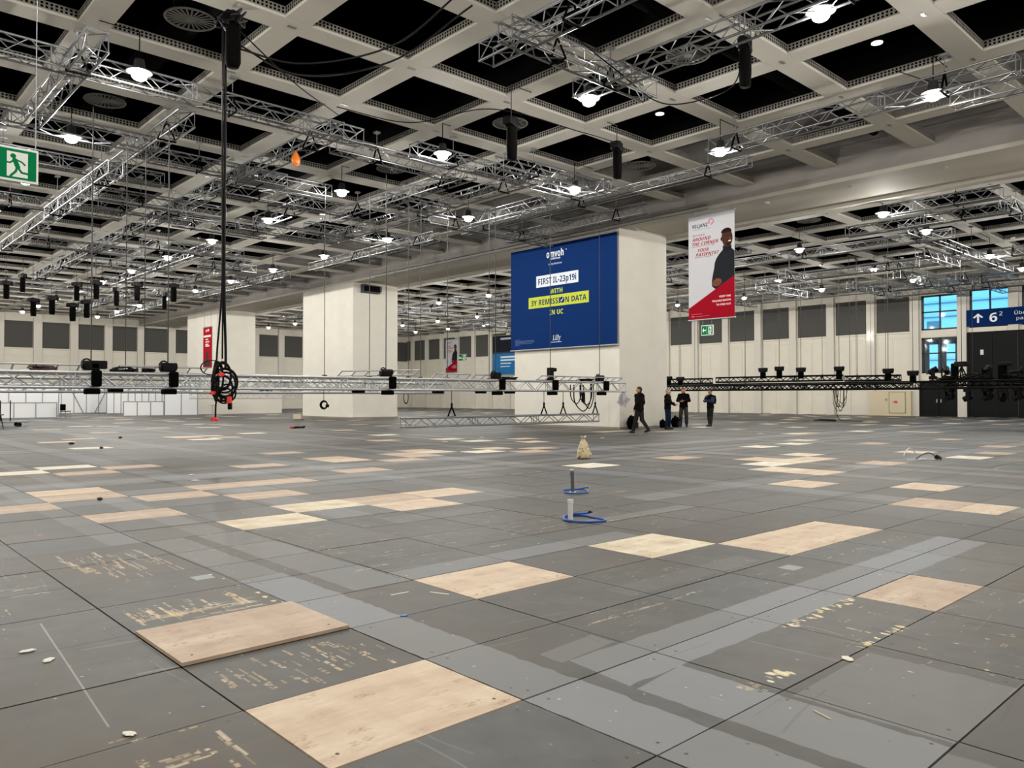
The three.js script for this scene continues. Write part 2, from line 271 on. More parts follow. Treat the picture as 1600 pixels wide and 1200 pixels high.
for (const i of IU) {
  const u = nodeU(i), seg = [], pl = [], ed = [VN, ...JV.map(nodeV), VB];
  for (let k = 0; k + 1 < ed.length; k++) {
    const a = ed[k] + (k ? BW : 0), c = ed[k + 1] - (k + 2 < ed.length ? BW : 0); if (c - a < .1) continue;
    seg.push(wbox(u - BW, u + BW, a + .004, c - .004, ZC + .003, ZC + .06));
    for (const s of [-1, 1]) pl.push(stripPlane(u + s * (BW - .004), a, u + s * (BW - .004), c));
  }
  const b = mesh('cross_beam', join(seg), M.beam, ceiling); mesh('perforated_strip', join(pl), M.perforated, b);
}
for (const [u, y, r] of [[-1, 10.9, .35], [7.2, 10.9, .35], [15.7, 11.0, .4], [22.1, 10.8, .3], [38, 10.9, .35], [47, 10.9, .35], [55, 10.9, .35]]) mesh('air_duct', new THREE.CylinderGeometry(r, r, VB - VN - 1, 14).rotateX(Math.PI / 2).translate(u, y, -(VB + VN) / 2), M.duct, ceiling);
for (const v of [4, 10.6, 17, 23.6, 30, 36]) mesh('air_duct', new THREE.CylinderGeometry(.16, .16, UF - UL - 1, 10).rotateZ(Math.PI / 2).translate((UF + UL) / 2, 10.2, -v), M.duct, ceiling);

// double girder on the pillar row
const girder = new THREE.Group(); girder.name = 'girder_beam'; scene.add(girder); tag(girder, 'deep cream double girder resting on the square pillars', null, null, 'structure');
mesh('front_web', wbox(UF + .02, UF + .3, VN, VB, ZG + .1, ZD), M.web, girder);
mesh('front_flange', wbox(UF, UF + .6, VN, VB, ZG, ZG + .14), M.beam, girder);
mesh('soffit', wbox(UF + .3, UR, VN, VB, 9.0, 9.2), M.girder, girder);
mesh('rear_web', wbox(UR, UR + .3, VN, VB, ZG + .1, ZD), M.girder, girder);
mesh('rear_flange', wbox(UR - .02, UR + .32, VN, VB, ZG, ZG + .14), M.beam, girder);
for (const j of JV) { mesh('beam_stub', wbox(UF + .6, UF + 1.15, nodeV(j) - BW, nodeV(j) + BW, ZG + .03, ZG + .24), M.beam, girder); }
// pillars
const PS = 22.2;
for (let k = -1; k < 4; k++) {
  const v = 21.85 + k * PS; if (v + 6.75 > VB) continue;
  const p = new THREE.Group(); p.name = numbered('pillar'); scene.add(p);
  tag(p, ['wide white pillar behind the viewpoint', 'wide white pillar behind the large blue banner', 'wide white pillar left of the blue banner, nothing hung on it', 'farthest wide white pillar, by the red hanging banner'][k + 1], null, null, 'structure');
  mesh('shaft', wbox(UF + .03, UR, v, v + 6.75, 0, ZG + .3), M.plaster, p);
  mesh('skirting', hbox(UF - .01, UR + .04, v - .04, v + 6.79, 0, .09), M.gap, p);
}

// ---------------------------------------------------------------- walls
const wr = new THREE.Group(); wr.name = 'wall_right'; scene.add(wr); tag(wr, 'cream end wall with grey acoustic panels and dark doors', null, null, 'structure');
const wback = new THREE.Group(); wback.name = 'wall_back'; scene.add(wback); tag(wback, 'far cream wall with a row of grey acoustic panels', null, null, 'structure');
// openings in the end wall: bay j spans nodeV(j)..nodeV(j+1)
const WIN = { 3: [[19.0, 21.5, 3.15, 5.75], [19.0, 21.5, 6.3, 8.85]], 2: [[15.75, 18.3, 6.3, 9.0]], 1: [[12.55, 15.1, 6.3, 9.0]] };
for (let j = -6; j <= 24; j++) {
  const a = nodeV(j), b = nodeV(j + 1), va = Math.max(VN, a), vb = Math.min(VB, b), wins = WIN[j]; if (vb - va < .3) continue;
  if (!wins) mesh('wall_segment', wbox(UW, UW + .4, va, vb, 0, ZD), M.wall, wr);
  else {
    const parts = []; let y = 0;
    for (const [v0, v1, y0, y1] of wins) { parts.push(wbox(UW, UW + .4, va, vb, y, y0), wbox(UW, UW + .4, va, v0, y0, y1), wbox(UW, UW + .4, v1, vb, y0, y1)); y = y1; }
    parts.push(wbox(UW, UW + .4, va, vb, y, ZD)); mesh('wall_segment', join(parts), M.wall, wr);
  }
  mesh('pilaster', wbox(UW - .22, UW, a - .3, a + .3, 0, ZC), M.pilaster, wr);
  if (j >= 4) {
    mesh('acoustic_panel', hbox(UW - .07, UW, a + .42, b - .42, 6.3, 8.9), M.acoustic, wr);
    mesh('ledge', wbox(UW - .1, UW, a + .36, b - .36, 6.16, 6.26), M.cladding, wr);
    for (const [y0, y1] of [[0.02, 2.86], [2.88, 5.78], [5.8, 6.14]]) for (const [p, q] of (y0 > 5 ? [[.37, 2.81]] : [[.37, 1.58], [1.6, 2.81]])) mesh('cladding_panel', wbox(UW - .035, UW, a + p, a + q, y0, y1), M.cladding, wr);
  } else if (j === 3) for (const [v0, v1, y0, y1] of [[a + .37, b - .37, 2.62, 3.1], [a + .37, b - .37, 5.8, 6.24]]) mesh('cladding_panel', wbox(UW - .035, UW, v0, v1, y0, y1), M.cladding, wr);
  else if (j < 3) mesh('cladding_panel', wbox(UW - .035, UW, a + .37, b - .37, 5.95, 6.24), M.cladding, wr);
}
for (let i = -9; i <= 13; i++) {
  const a = nodeU(i), b = nodeU(i + 1), ua = Math.max(UL, a), ub = Math.min(UW, b); if (ub - ua < .3) continue;
  mesh('wall_segment', wbox(ua, ub, VB, VB + .4, 0, ZD), M.wall, wback);
  mesh('pilaster', wbox(a - .36, a + .36, VB - .22, VB, 0, ZC), M.pilaster, wback);
  mesh('acoustic_panel', hbox(a + .42, b - .42, VB - .07, VB, 6.2, 8.75), M.acoustic, wback);
  mesh('ledge', wbox(a + .36, b - .36, VB - .1, VB, 6.05, 6.15), M.cladding, wback);
  for (const [y0, y1] of [[0.02, 2.9], [2.92, 5.4], [5.42, 6.03]]) mesh('cladding_panel', wbox(a + .37, b - .37, VB - .035, VB, y0, y1), M.cladding, wback);
}
tag(mesh('wall_left', wbox(UL - .3, UL, VN, VB, 0, ZD), M.wall), 'plain cream side wall behind the viewpoint', null, null, 'structure');
tag(mesh('wall_near', wbox(UL - .3, UW + .4, VN - .3, VN, 0, ZD), M.wall), 'plain cream near wall behind the viewpoint', null, null, 'structure');
{ // windows, doors and the sliding gate in the end wall
  let n = 0;
  for (const [j, list] of Object.entries(WIN)) for (const [v0, v1, y0, y1] of list) {
    const g = new THREE.Group(); g.name = 'window_' + (++n); scene.add(g);
    tag(g, y0 < 4 ? 'lower dark-framed window over the dark double door' : j === '3' ? 'upper blue-lit window over the dark double door' : j === '2' ? 'upper window right above the blue direction board' : 'window at the right picture edge above the board', null, null, 'structure');
    const vm = (v0 + v1) / 2, ym = y0 < 4 ? y0 + 1.45 : y0 + (y1 - y0) * (j === '3' ? .52 : .35), fr = [];
    for (const [a, b, c, d] of [[v0, v1, y0, y0 + .12], [v0, v1, y1 - .12, y1], [v0, v0 + .12, y0, y1], [v1 - .14, v1, y0, y1], [vm - .05, vm + .05, y0, y1], [v0, v1, ym - .05, ym + .05]]) fr.push(hbox(UW + .05, UW + .16, a, b, c, d));
    mesh('window_frame', join(fr), M.frameDark, g);
    for (const [a, b] of [[v0 + .1, vm], [vm, v1 - .1]]) for (const [c, d] of [[y0 + .1, ym], [ym, y1 - .1]]) mesh('pane', hbox(UW + .1, UW + .11, a, b, c, d), M.glass, g);
    if (y0 < 4) mesh('blind_post', join([hbox(UW + .2, UW + .3, vm - .35, vm + .2, y0, y1), hbox(UW + .2, UW + .3, v1 - .45, v1, y0, y1), hbox(UW + .2, UW + .3, v0, v0 + .3, y0, y1), hbox(UW + .2, UW + .3, v0, v1, y1 - .5, y1)]), M.frameDark, g);
  }
  const d1 = new THREE.Group(); d1.name = 'door_1'; scene.add(d1); tag(d1, 'dark grey double door under the lower window', null, null, 'structure');
  for (const [a, b] of [[19.08, 20.29], [20.31, 21.52]]) { const l = mesh('door_leaf', hbox(UW - .09, UW - .01, a, b, .02, 2.5), M.darkDoor, d1); mesh('handle', hbox(UW - .16, UW - .1, a < 20 ? 20.12 : 20.4, a < 20 ? 20.2 : 20.48, 1.0, 1.25), M.steel, l); }
  mesh('door_frame', join([hbox(UW - .12, UW, 18.98, 19.07, 0, 2.58), hbox(UW - .12, UW, 21.53, 21.62, 0, 2.58), hbox(UW - .12, UW, 18.98, 21.62, 2.51, 2.6)]), M.darkDoor, d1);
  mesh('notice_plate', hbox(UW - .1, UW - .088, 19.4, 19.9, 1.98, 2.1), M.whitePanel, d1);
  const d2 = new THREE.Group(); d2.name = 'door_2'; scene.add(d2); tag(d2, 'tall dark sliding gate under the blue direction board', null, null, 'structure');
  for (const [a, b] of [[16.82, 18.28], [15.32, 16.79], [13.8, 15.29], [12.3, 13.77], [10.8, 12.27]]) mesh('gate_leaf', hbox(UW - .3, UW - .23, a, b, .12, 5.85), M.darkDoor, d2);
  mesh('gate_frame', join([hbox(UW - .34, UW - .2, 10.6, 18.36, 5.84, 5.96), hbox(UW - .34, UW - .2, 18.27, 18.37, 0, 5.9), hbox(UW - .3, UW - .24, 10.7, 18.3, .03, .12)]), M.darkDoor, d2);
  mesh('lock_plate', hbox(UW - .32, UW - .3, 17.35, 17.55, 4.35, 4.7), M.aluDull, d2);
  const d3 = new THREE.Group(); d3.name = 'door_3'; scene.add(d3); tag(d3, 'dark door in the far wall between the pillars', null, null, 'structure');
  mesh('door_leaf', hbox(39.6, 41.6, VB - .12, VB - .04, .02, 2.2), M.darkDoor, d3);
  // beige service cabinet with a fire-hose door
  const c = thing('hose_cabinet', 'beige wall cabinet with a framed hose door and red symbols', 'cabinet', UW - .3, 23.6, 0);
  mesh('body', hbox(-.16, .08, -1.5, 1.5, 0, 1.86), M.beige, c);
  const dr = mesh('door', hbox(-.19, -.16, -1.1, .05, .22, 1.78), M.beige, c);
  mesh('door_trim', join([hbox(-.2, -.186, -1.12, .07, 1.76, 1.8), hbox(-.2, -.186, -1.12, .07, .2, .24), hbox(-.2, -.186, -1.12, -1.08, .2, 1.8), hbox(-.2, -.186, .03, .07, .2, 1.8)]), M.gap, dr);
  mesh('red_symbol', join([hbox(-.2, -.188, -.55, -.33, .95, 1.12), hbox(-.2, -.188, -.27, -.2, .98, 1.1)]), M.red, dr);
  mesh('lock', hbox(-.2, -.186, .2, .34, 1.12, 1.3), M.steel, c);
  const wl = thing('wall_lamp', 'small lit oval lamp on a pilaster of the end wall', 'wall lamp', UW - .3, 25.15, 6.1);
  mesh('glass_cover', new THREE.SphereGeometry(.2, 12, 8).scale(.5, .55, 1.1), new THREE.MeshStandardMaterial({ color: '#fff', emissive: '#fff1d8', emissiveIntensity: 3 }), wl);
  const pl = new THREE.PointLight(LAMP_COLOR, .5, 0, 2); pl.castShadow = true; pl.position.set(-.2, 0, 0); wl.add(pl);
  // house across the yard, seen through the windows
  const h = thing('building', 'pale building with horizontal bands outside the blue windows', 'building', 74, 18, 0);
  mesh('facade', hbox(0, .5, -20, 22, -1, 14), M.whitePanel, h);
  for (const y of [3.2, 4.6, 6.6, 8.4, 9.6, 10.9]) mesh('band', hbox(-.12, 0, -20, 22, y, y + .1), M.greyFrame, h);
  for (const v of [-7, -2.5, 2, 6.5, 11]) mesh('window', hbox(-.06, .0, v, v + 1.1, 7.0, 8.1), M.greyFrame, h);
}
// ---------------------------------------------------------------- trusses
const rodUnit = [new THREE.CylinderGeometry(.013, .013, 1, 5, 1, true), new THREE.CylinderGeometry(.015, .015, 1, 6, 1, true)];
const chordUnit = new THREE.CylinderGeometry(.028, .028, 1, 8, 1);
function setRod(m, a, b) { rodMatrix(a, b).decompose(m.position, m.quaternion, m.scale); return m; }
// square box truss; along 'u' or 'v', start point in hall axes (centre line), y = centre height
function truss(name, label, along, u, v, y, L, o = {}) {
  const cr = o.thick ?? 1;
  const S = (o.size ?? .4) / 2, mt = o.mat ?? M.alu, g = thing(name, label, o.category ?? 'truss', u, v, y, along === 'v' ? Math.PI / 2 : 0, o.group);
  for (const [a, b] of [[-1, -1], [-1, 1], [1, -1], [1, 1]]) { const m = setRod(mesh('chord', chordUnit, mt, g), P(0, a * S, b * S), P(L, a * S, b * S)); m.scale.x = m.scale.z = cr; }
  const n = Math.max(2, Math.round(L / .5)), st = L / n, segs = [];
  for (const f of [0, 1, 2, 3]) for (let k = 0; k < n; k++) {
    const s0 = k % 2 ? 1 : -1, a = f % 2 ? s0 : -s0;
    const q = (x, t) => f < 2 ? P(x, t * S, (f ? 1 : -1) * S) : P(x, (f === 2 ? 1 : -1) * S, t * S);
    segs.push([q(k * st + .02, a), q((k + 1) * st - .02, -a)]);
  }
  for (const x of [0.01, L - .01]) for (const [p, q] of [[[-1, -1], [-1, 1]], [[-1, 1], [1, 1]], [[1, 1], [1, -1]], [[1, -1], [-1, -1]]]) segs.push([P(x, p[0] * S, p[1] * S), P(x, q[0] * S, q[1] * S)]);
  for (let x = 3; x < L - .5; x += 3) for (const e of [-.05, .05]) for (const b of [-1, 1]) segs.push([P(x + e, -S, b * S), P(x + e, S, b * S)]);
  if (o.single && segs.length < 300) for (const [a, b] of segs) { const m = setRod(mesh('brace', rodUnit[0], mt, g), a, b); m.scale.x = m.scale.z = cr; }
  else mesh('lacing', join(segs.map(([a, b]) => rod(a, b, .013 * cr, 4))), mt, g).userData.kind = 'stuff';
  if (o.hang) for (const x of o.hang) {                              // wire drop with a bracket on the beam and a black sling round the truss
    const top = ZC - y; if (top < .3) continue;
    const h = mesh('hanger', join([rod(P(x, S, 0), P(x, top - .06, 0), .012, 5), box(.16, .05, .16, x, top - .03, 0)]), top > 1.5 ? M.chain : M.steel, g);
    mesh('sling', join([rod(P(x, S + .1, 0), P(x, -S - .02, S + .04), .024, 6), rod(P(x, S + .1, 0), P(x, -S - .02, -S - .04), .026, 6), rod(P(x, -S - .03, S + .05), P(x, -S - .03, -S - .05), .026, 6)]), M.black, h);
  }
  return g;
}
const ZT = 8.75, every = (L, a = 1.5, s = 5.5) => { const r = []; for (let x = a; x < L - .4; x += s) r.push(x); return r; };
const near = (nm, along, u, v, L, label, o = {}) => truss('ceiling_truss', label, along, u, v, o.y ?? ZT, L, { single: true, hang: every(L), ...o });
near(0, 'u', 1.0, 19.0, 10.7, 'long silver ceiling truss crossing the top left corner, behind the thick hanging cable');
near(0, 'v', 4.5, 17.4, 6.2, 'short silver ceiling truss at the top left whose open end points at the viewer');
near(0, 'u', 1.0, 23.7, 6.6, 'silver ceiling truss just above the green exit sign');
truss('ceiling_truss', 'long bright silver ceiling truss with an open end right of the exit sign', 'v', 7.5, 20.7, ZT, 24.5, { single: true, hang: every(24.5) });
near(0, 'u', 7.8, 24.6, 4.4, 'silver ceiling truss right of the exit sign crossing the thick hanging cable');
near(0, 'u', 3.0, 27.3, 6.1, 'silver ceiling truss directly right of the green exit sign, ending in the open');
truss('ceiling_truss', 'longest silver ceiling truss, running off to the far left hoists, orange balloon beside it', 'v', 10.8, 18.7, ZT, 36, { hang: every(36) });
near(0, 'u', 11.4, 20.0, 4.4, 'silver ceiling truss lying flat right of the orange balloon');
near(0, 'u', 13.4, 18.8, 7.1, 'silver ceiling truss with a bright floodlight near its open left end');
near(0, 'u', 16.0, 17.9, 5.0, 'silver ceiling truss beneath the middle chain hoist');
near(0, 'u', 10.3, 11.35, 4.7, 'silver ceiling truss at the top centre ending beside the bright floodlight');
near(0, 'v', 13.72, -1, 13.5, 'silver ceiling truss crossing the top edge, with the brightest floodlights under it');
near(0, 'v', 10.8, 3, 9.5, 'silver ceiling truss at the top edge joining the shorter cross truss');
near(0, 'v', 19.75, 4.9, 7.8, 'silver ceiling truss at the upper right with floodlights at both ends');
near(0, 'v', 20.9, 0, 6.6, 'silver ceiling truss leaving through the right picture edge at the top');
near(0, 'v', 16.15, 19.4, 8.8, 'sparkling silver ceiling truss over the middle of the hall');
truss('ceiling_truss', 'long thin silver truss running along the girder towards the tall banner', 'v', 21.7, 12.6, ZT, 14, { size: .3, single: true, hang: every(14) });
truss('ceiling_truss', 'bright silver truss in front of the bare pillar top', 'v', 21.4, 28.2, ZT, 11.6, { single: true, hang: every(11.6) });
near(0, 'v', 24.2, 18.5, 8, 'silver ceiling truss just above the blue banner');
near(0, 'u', 19.0, 25.7, 7.2, 'silver cross truss above the left corner of the blue banner');
near(0, 'v', 18.1, 23.3, 9, 'silver ceiling truss above the bare pillar, crossed by two others');
near(0, 'v', 20.6, 17.4, 7.2, 'silver ceiling truss between the two right chain hoists and the blue banner');
near(0, 'v', 18.0, 18.4, 4.6, 'short silver ceiling truss under the middle chain hoist, end of a cross');
near(0, 'u', 10.7, 26.8, 5, 'silver cross truss left of the sparkling truss');
near(0, 'u', 7.7, 29.9, 4.6, 'silver cross truss below the bright open-ended truss', { y: 8.6 });
near(0, 'v', 6.95, 24.9, 8, 'silver ceiling truss behind the green exit sign', { y: 8.25 });
const farU = [[5.0, 33.7, 4.6], [8.4, 32.1, 3.4], [11.5, 33.2, 4], [10.6, 24.8, 3.4], [13.7, 32, 4.8], [16.1, 30.5, 2.8], [18.6, 30.2, 3.6], [16, 24.3, 3.2], [11.8, 46, 4.2], [16.2, 42.8, 3.2], [12, 39, 5], [8, 42, 5], [14, 52, 6], [18, 57, 6], [9, 58, 7], [15, 64, 6], [20, 47, 5]];
const farV = [[14.2, 26.7, 4.4], [14.9, 37.9, 15.7], [18.2, 41, 11], [21.5, 43, 14], [17.4, 58, 16], [21, 62, 14]];
farU.sort((a, b) => a[1] - b[1]).forEach(([u, v, L], k) => truss('ceiling_truss', 'small silver cross truss, ' + ORD[k] + ' by distance in the field left of the pillars', 'u', u, v, ZT, L, { group: 'distant trusses left of the pillars', hang: every(L, .8, 4) }));
farV.forEach(([u, v, L], k) => truss('ceiling_truss', 'silver lengthwise truss, ' + ORD[k] + ' by distance in the field left of the pillars', 'v', u, v, ZT, L, { group: 'distant trusses left of the pillars', hang: every(L) }));
// the field of trusses beyond the girder
near(0, 'v', 31.6, 8.4, 3.9, 'silver truss right behind the girder at the right');
near(0, 'v', 34.4, 9, 6.2, 'silver truss with a free end beyond the girder, over the black rig');
near(0, 'u', 33.4, 8.8, 8, 'bright silver truss at the right edge beyond the girder');
near(0, 'u', 35.4, 13.2, 15.5, 'long bright silver truss pointing at the blue-lit windows');
for (const [u, v, L, y, k] of [[39.6, 14, 5, 8.4], [40, 21.3, 4, 8.2], [49, 21.5, 8, 8.5], [46, 17.5, 11, 8.4], [50, 15.5, 9, 8.5], [44, 25, 6, 8.3], [38, 28, 7, 8.6], [47, 31, 7, 8.5], [36, 35, 6, 8.6], [52, 37, 6, 8.6], [34, 43, 6, 8.3], [42, 46, 6, 8.5], [33, 48.5, 6, 8], [44, 54, 5, 8.2], [36, 57, 6, 8.3], [50, 60, 6, 8.4], [40, 66, 7, 8.4]].sort((a, b) => a[0] + a[1] - b[0] - b[1]).map((a, k) => [...a, k]))
  truss('ceiling_truss', 'silver cross truss, ' + ORD[k] + ' by distance in the field beyond the girder', 'u', u, v, y, L, { group: 'trusses beyond the girder', hang: every(L, .8, 4) });
for (const [u, v, L, y, k] of [[38, 12, 20, 8.75], [42.2, 15, 9, 8.3], [45, 10, 16, 8.75], [49.5, 24, 18, 8.75], [54, 14, 18, 8.75], [57.5, 10, 12, 8.75], [34.5, 20, 14, 8.75], [38, 38, 20, 8.75], [44, 36, 16, 8.75], [33.5, 52, 16, 8.75], [50, 46, 16, 8.75]].sort((a, b) => a[0] + a[1] - b[0] - b[1]).map((a, k) => [...a, k]))
  truss('ceiling_truss', 'silver lengthwise truss, ' + ORD[k] + ' by distance in the field beyond the girder', 'v', u, v, y, L, { group: 'trusses beyond the girder', hang: every(L) });
{ // the slim double tube that carries the blue banner
  const t = thing('banner_bar', 'slim double tube hung along the girder above the blue banner', 'bar', 26.45, 17.2, 8.95, Math.PI / 2);
  for (const y of [-.09, .09]) setRod(mesh('tube', chordUnit, M.steel, t), P(0, y, 0), P(24, y, 0));
  for (let x = .3; x < 24; x += 2.4) setRod(mesh('tie', rodUnit[1], M.steel, t), P(x, -.09, 0), P(x, .09, 0));
  for (const x of [1, 7, 13, 19]) setRod(mesh('hanger', rodUnit[0], M.steel, t), P(x, .09, 0), P(x, ZC - 8.95, 0));
}

// ---------------------------------------------------------------- floodlights on a regular grid under the ceiling
function floodlight(u, v, label, group) {
  const t = thing('floodlight', label, 'floodlight', u, v, 8.5, 0, group);
  let hx = 99; for (const i of IU) if (Math.abs(nodeU(i) - u) < Math.abs(hx)) hx = nodeU(i) - u; const hy = u > 30 && u < 32 ? .46 : .97; if (hy < .5) hx = 30.38 - u;   // bar to the nearest beam
  const hs = mesh('housing', new THREE.LatheGeometry([[0, .34], [.1, .34], [.13, .12], [.27, .09], [.27, .06], [0, .06]].map(a => new THREE.Vector2(...a)), 16), M.lampHousing, t);
  mesh('bracket', join([rod(P(0, .34, 0), P(0, hy, 0), .012, 6), rod(P(0, hy - .02, 0), P(hx, hy - .02, 0), .01, 6)]), M.black, hs);
  mesh('glowing_lens', new THREE.SphereGeometry(.16, 16, 10).scale(1, .62, 1).translate(0, -.02, 0), M.lampGlow, t);
  const l = new THREE.PointLight(LAMP_COLOR, LAMP_CD, 0, 2); l.position.set(0, -.03, 0); l.castShadow = true; l.shadow.radius = 4; t.add(l);
}
const rowsV = []; for (let k = -2; k <= 12; k++) rowsV.push(6.6 + 5.72 * k);
for (const [u, where] of [[-2.9, null], [5.5, 'the row over the exit sign'], [13.9, 'the middle ceiling row'], [19.6, 'the near-side row beside the pillars']]) rowsV.forEach((v, k) => {
  const seen = u > 0 && v > 6 && !(u < 6 && (v > 25 || v < 17));
  if (!where || !seen) floodlight(u, v, 'high floodlight under the ceiling outside the picture', 'floodlights outside the picture');
  else { const o = u < 6 ? (v < 20 ? 'first' : 'second') : ORD[k - 2]; floodlight(u, v, 'glowing white floodlight, ' + o + ' from the viewer in ' + where, 'floodlights under the ceiling'); }
});
for (const [u, where] of [[35.6, 'first row behind the girder'], [44.2, 'second row behind the girder'], [49.9, 'third row behind the girder']]) rowsV.forEach((v, k) => { if (v > -3 && v < 80) floodlight(u, v, v > 8 ? 'small white floodlight, ' + ORD[k - 2 < 0 ? 0 : k - 2] + ' of the ' + where : 'high floodlight under the ceiling outside the picture', v > 8 ? 'floodlights under the ceiling' : 'floodlights outside the picture'); });
floodlight(31.0, 12.3, 'bright floodlight close behind the girder, right of the tall white banner', 'floodlights under the ceiling');
// round swirl air outlets and small dim downlights in the coffers
{
  const vanes = []; for (let k = 0; k < 24; k++) { const a = k * Math.PI / 12; vanes.push(box(.4, .02, .035, .3, 0, 0).rotateX(.5).rotateY(a)); }
  const vg = join(vanes), rim = new THREE.TorusGeometry(.52, .025, 6, 32).rotateX(Math.PI / 2), hub = cyl(.1, .1, .03, 16), disc = cyl(.5, .5, .02, 32, 0, .03, 0), neck = cyl(.35, .35, .5, 16, 0, .3, 0);
  const cof = (i, j) => [nodeU(i), nodeV(j)];
  for (const [i, j, label] of [[-3.5, 2.5, 'round slotted air outlet behind the near cable hoist at the top left'], [-3.5, 4.5, 'round slotted air outlet below the top left truss crossing'], [-.5, .5, 'round slotted air outlet behind the upper right truss'], [-.5, 2.5, 'round air outlet half hidden by the middle chain hoist'], [-.5, 4.5, 'round air outlet above the sparkling truss'], [1.5, 2.5, 'round air outlet behind the right chain hoist'], [1.5, 6.5, 'round air outlet in the coffer above the bare pillar'], [5.5, 2.5, 'round air outlet just beyond the girder']]) {
    const [u, v] = cof(i, j), t = thing('air_outlet', label, 'air vent', u, v, 9.68);
    mesh('vanes', vg, M.diffuser, t); mesh('rim', rim, M.diffuser, t); mesh('hub', hub, M.diffuser, t); mesh('backing', disc, M.duct, t); mesh('neck', neck, M.duct, t);
  }
  for (const [i, j, label] of [[.5, -.5, 'small recessed ceiling lamp in the coffer at the upper right'], [.5, 1.5, 'small recessed ceiling lamp in the coffer between two hoists'], [-1.5, 9.5, 'small recessed ceiling lamp in a far left coffer']]) {
    const [u, v] = cof(i, j), t = thing('recessed_lamp', label, 'ceiling lamp', u, v, 9.9);
    mesh('can', cyl(.14, .14, .3, 16, 0, .16, 0), M.blackMetal, t); mesh('glowing_disc', cyl(.13, .13, .02, 20, 0, .0, 0), M.smallGlow, t);
    const l = new THREE.PointLight(LAMP_COLOR, .25, 0, 2); l.position.set(0, -.06, 0); l.castShadow = true; t.add(l);
  }
}

// ---------------------------------------------------------------- chain hoists
function hoist(u, v, y, label, o = {}) {                             // y = underside of the motor; chain runs up to `top`
  const t = thing('chain_hoist', label, 'hoist', u, v, y, o.turn ?? .4, o.group), bagH = o.bag ?? .75;
  const body = mesh('motor', join([rbox(.3, .26, .28, .03, 0, .13, 0), cyl(.12, .12, .26, 14).rotateZ(Math.PI / 2).translate(.22, .13, 0), rbox(.18, .2, .24, .02, -.22, .12, 0)]), M.blackMetal, t);
  mesh('hook', new THREE.TorusGeometry(.05, .014, 6, 14, 4.6).translate(0, -.06, 0), M.steel, body);
  if (bagH) mesh('chain_bag', new THREE.LatheGeometry([[0, -bagH], [.15, -bagH], [.17, -bagH * .6], [.16, .02], [.12, .02]].map(a => new THREE.Vector2(...a)), 12).scale(1, 1, .8).translate(.02, 0, 0), M.black, t);
  if (o.top) {
    setRod(mesh('chain', rodUnit[0], M.chain, t), P(-.02, .2, 0), P(-.02, o.top - y, 0));
    let hx = 99; for (const i of IU) if (Math.abs(nodeU(i) - u) < Math.abs(hx)) hx = nodeU(i) - u;                 // bar to the nearest beam
    const a = t.rotation.y; setRod(mesh('support_bar', rodUnit[0], M.chain, t), P(-.02, o.top - y - .015, 0), P(hx * Math.cos(a), o.top - y - .012, hx * Math.sin(a)));
  }
  if (o.drop) setRod(mesh('load_chain', rodUnit[0], M.chain, t), P(0, -.06, 0), P(0, o.drop - y, 0));
  return t;
}
hoist(13.49, 14.61, 8.35, 'black chain hoist with its bag, hanging above the hall middle', { top: ZC, bag: .82 });
hoist(15.2, 8.93, 9.0, 'black chain hoist with its bag under the upper right truss', { top: ZC, bag: .78 });
hoist(17.82, 14.69, 8.7, 'black chain hoist with its bag, above the blue banner to the right', { top: ZC, bag: .8 });
[[9.65, 52.2, 8.0], [8.95, 52.9, 7.6], [11.95, 50.1, 7.5], [12.77, 49.3, 7.6], [13.64, 48.5, 7.2], [14.5, 47.7, 7.5], [10.1, 51.8, 6.6], [10.9, 51.1, 6.7], [11.8, 50.2, 6.3], [12.4, 49.7, 6.5], [16, 46, 7.4], [17.5, 52, 7.6]].sort((a, b) => a[0] - b[0]).forEach(([u, v, y], k) => hoist(u, v, y + .3, 'black chain hoist, ' + ORD[k] + ' from the left in the far cluster above the wall panels', { top: ZC, bag: .8, group: 'far hoist cluster', turn: rr(0, 3) }));

// ---------------------------------------------------------------- lowered silver rig at eye height
const RV = 21, RB = 1.65, RT = 2.01;
truss('lowered_truss', 'silver truss lowered to eye height across the left half of the hall', 'u', -1, RV, (RB + RT) / 2, 13.4, { size: .36, single: true, thick: 1.3, mat: M.aluBright });
truss('lowered_truss', 'silver truss lowered to eye height, its end by the white cloth', 'u', 12.4, RV, (RB + RT) / 2, 13.4, { size: .36, single: true, thick: 1.3, mat: M.aluBright });
truss('lowered_truss', 'second silver truss close behind the lowered front truss', 'u', -1, RV + 1.1, 1.72, 18, { size: .34, single: true, thick: 1.25, mat: M.aluBright });
truss('lowered_truss', 'rear silver truss seen through the lowered front truss', 'u', 0, 23.3, 1.88, 20.5, { size: .3, single: true, mat: M.aluBright });
truss('floor_truss', 'silver truss hung on chains just above the floor before the blue-banner pillar', 'u', 14.5, RV - .1, .58, 9.5, { size: .29, single: true, thick: 1.2, mat: M.steel });
truss('far_truss', 'small white truss hung low in front of the farthest pillar', 'u', 21.4, 58, 1.47, 9.2, { size: .36, hang: [2.3], mat: M.aluBright });
function ladder(u0, u1, v, y, label, tilt = 0) {                      // flat ladder frame lying on the rig
  const t = thing('ladder_frame', label, 'frame', u0, v, y, 0), L = u1 - u0; t.rotation.z = tilt;
  for (const z of [-.15, .15]) { const m = setRod(mesh('rail', rodUnit[1], M.aluDull, t), P(0, z * .5 + .08, z), P(L, z * .5 + .08, z)); m.scale.x = m.scale.z = 1.7; }
  for (let x = 0; x <= L + .01; x += L / Math.max(2, Math.round(L / .45))) { const m = setRod(mesh('rung', rodUnit[1], M.aluDull, t), P(x, .0, -.15), P(x, .155, .15)); m.scale.x = m.scale.z = 1.5; }
}
ladder(0.5, 5.1, RV + .2, RT + .03, 'long ladder frame on the lowered truss at the left picture edge');
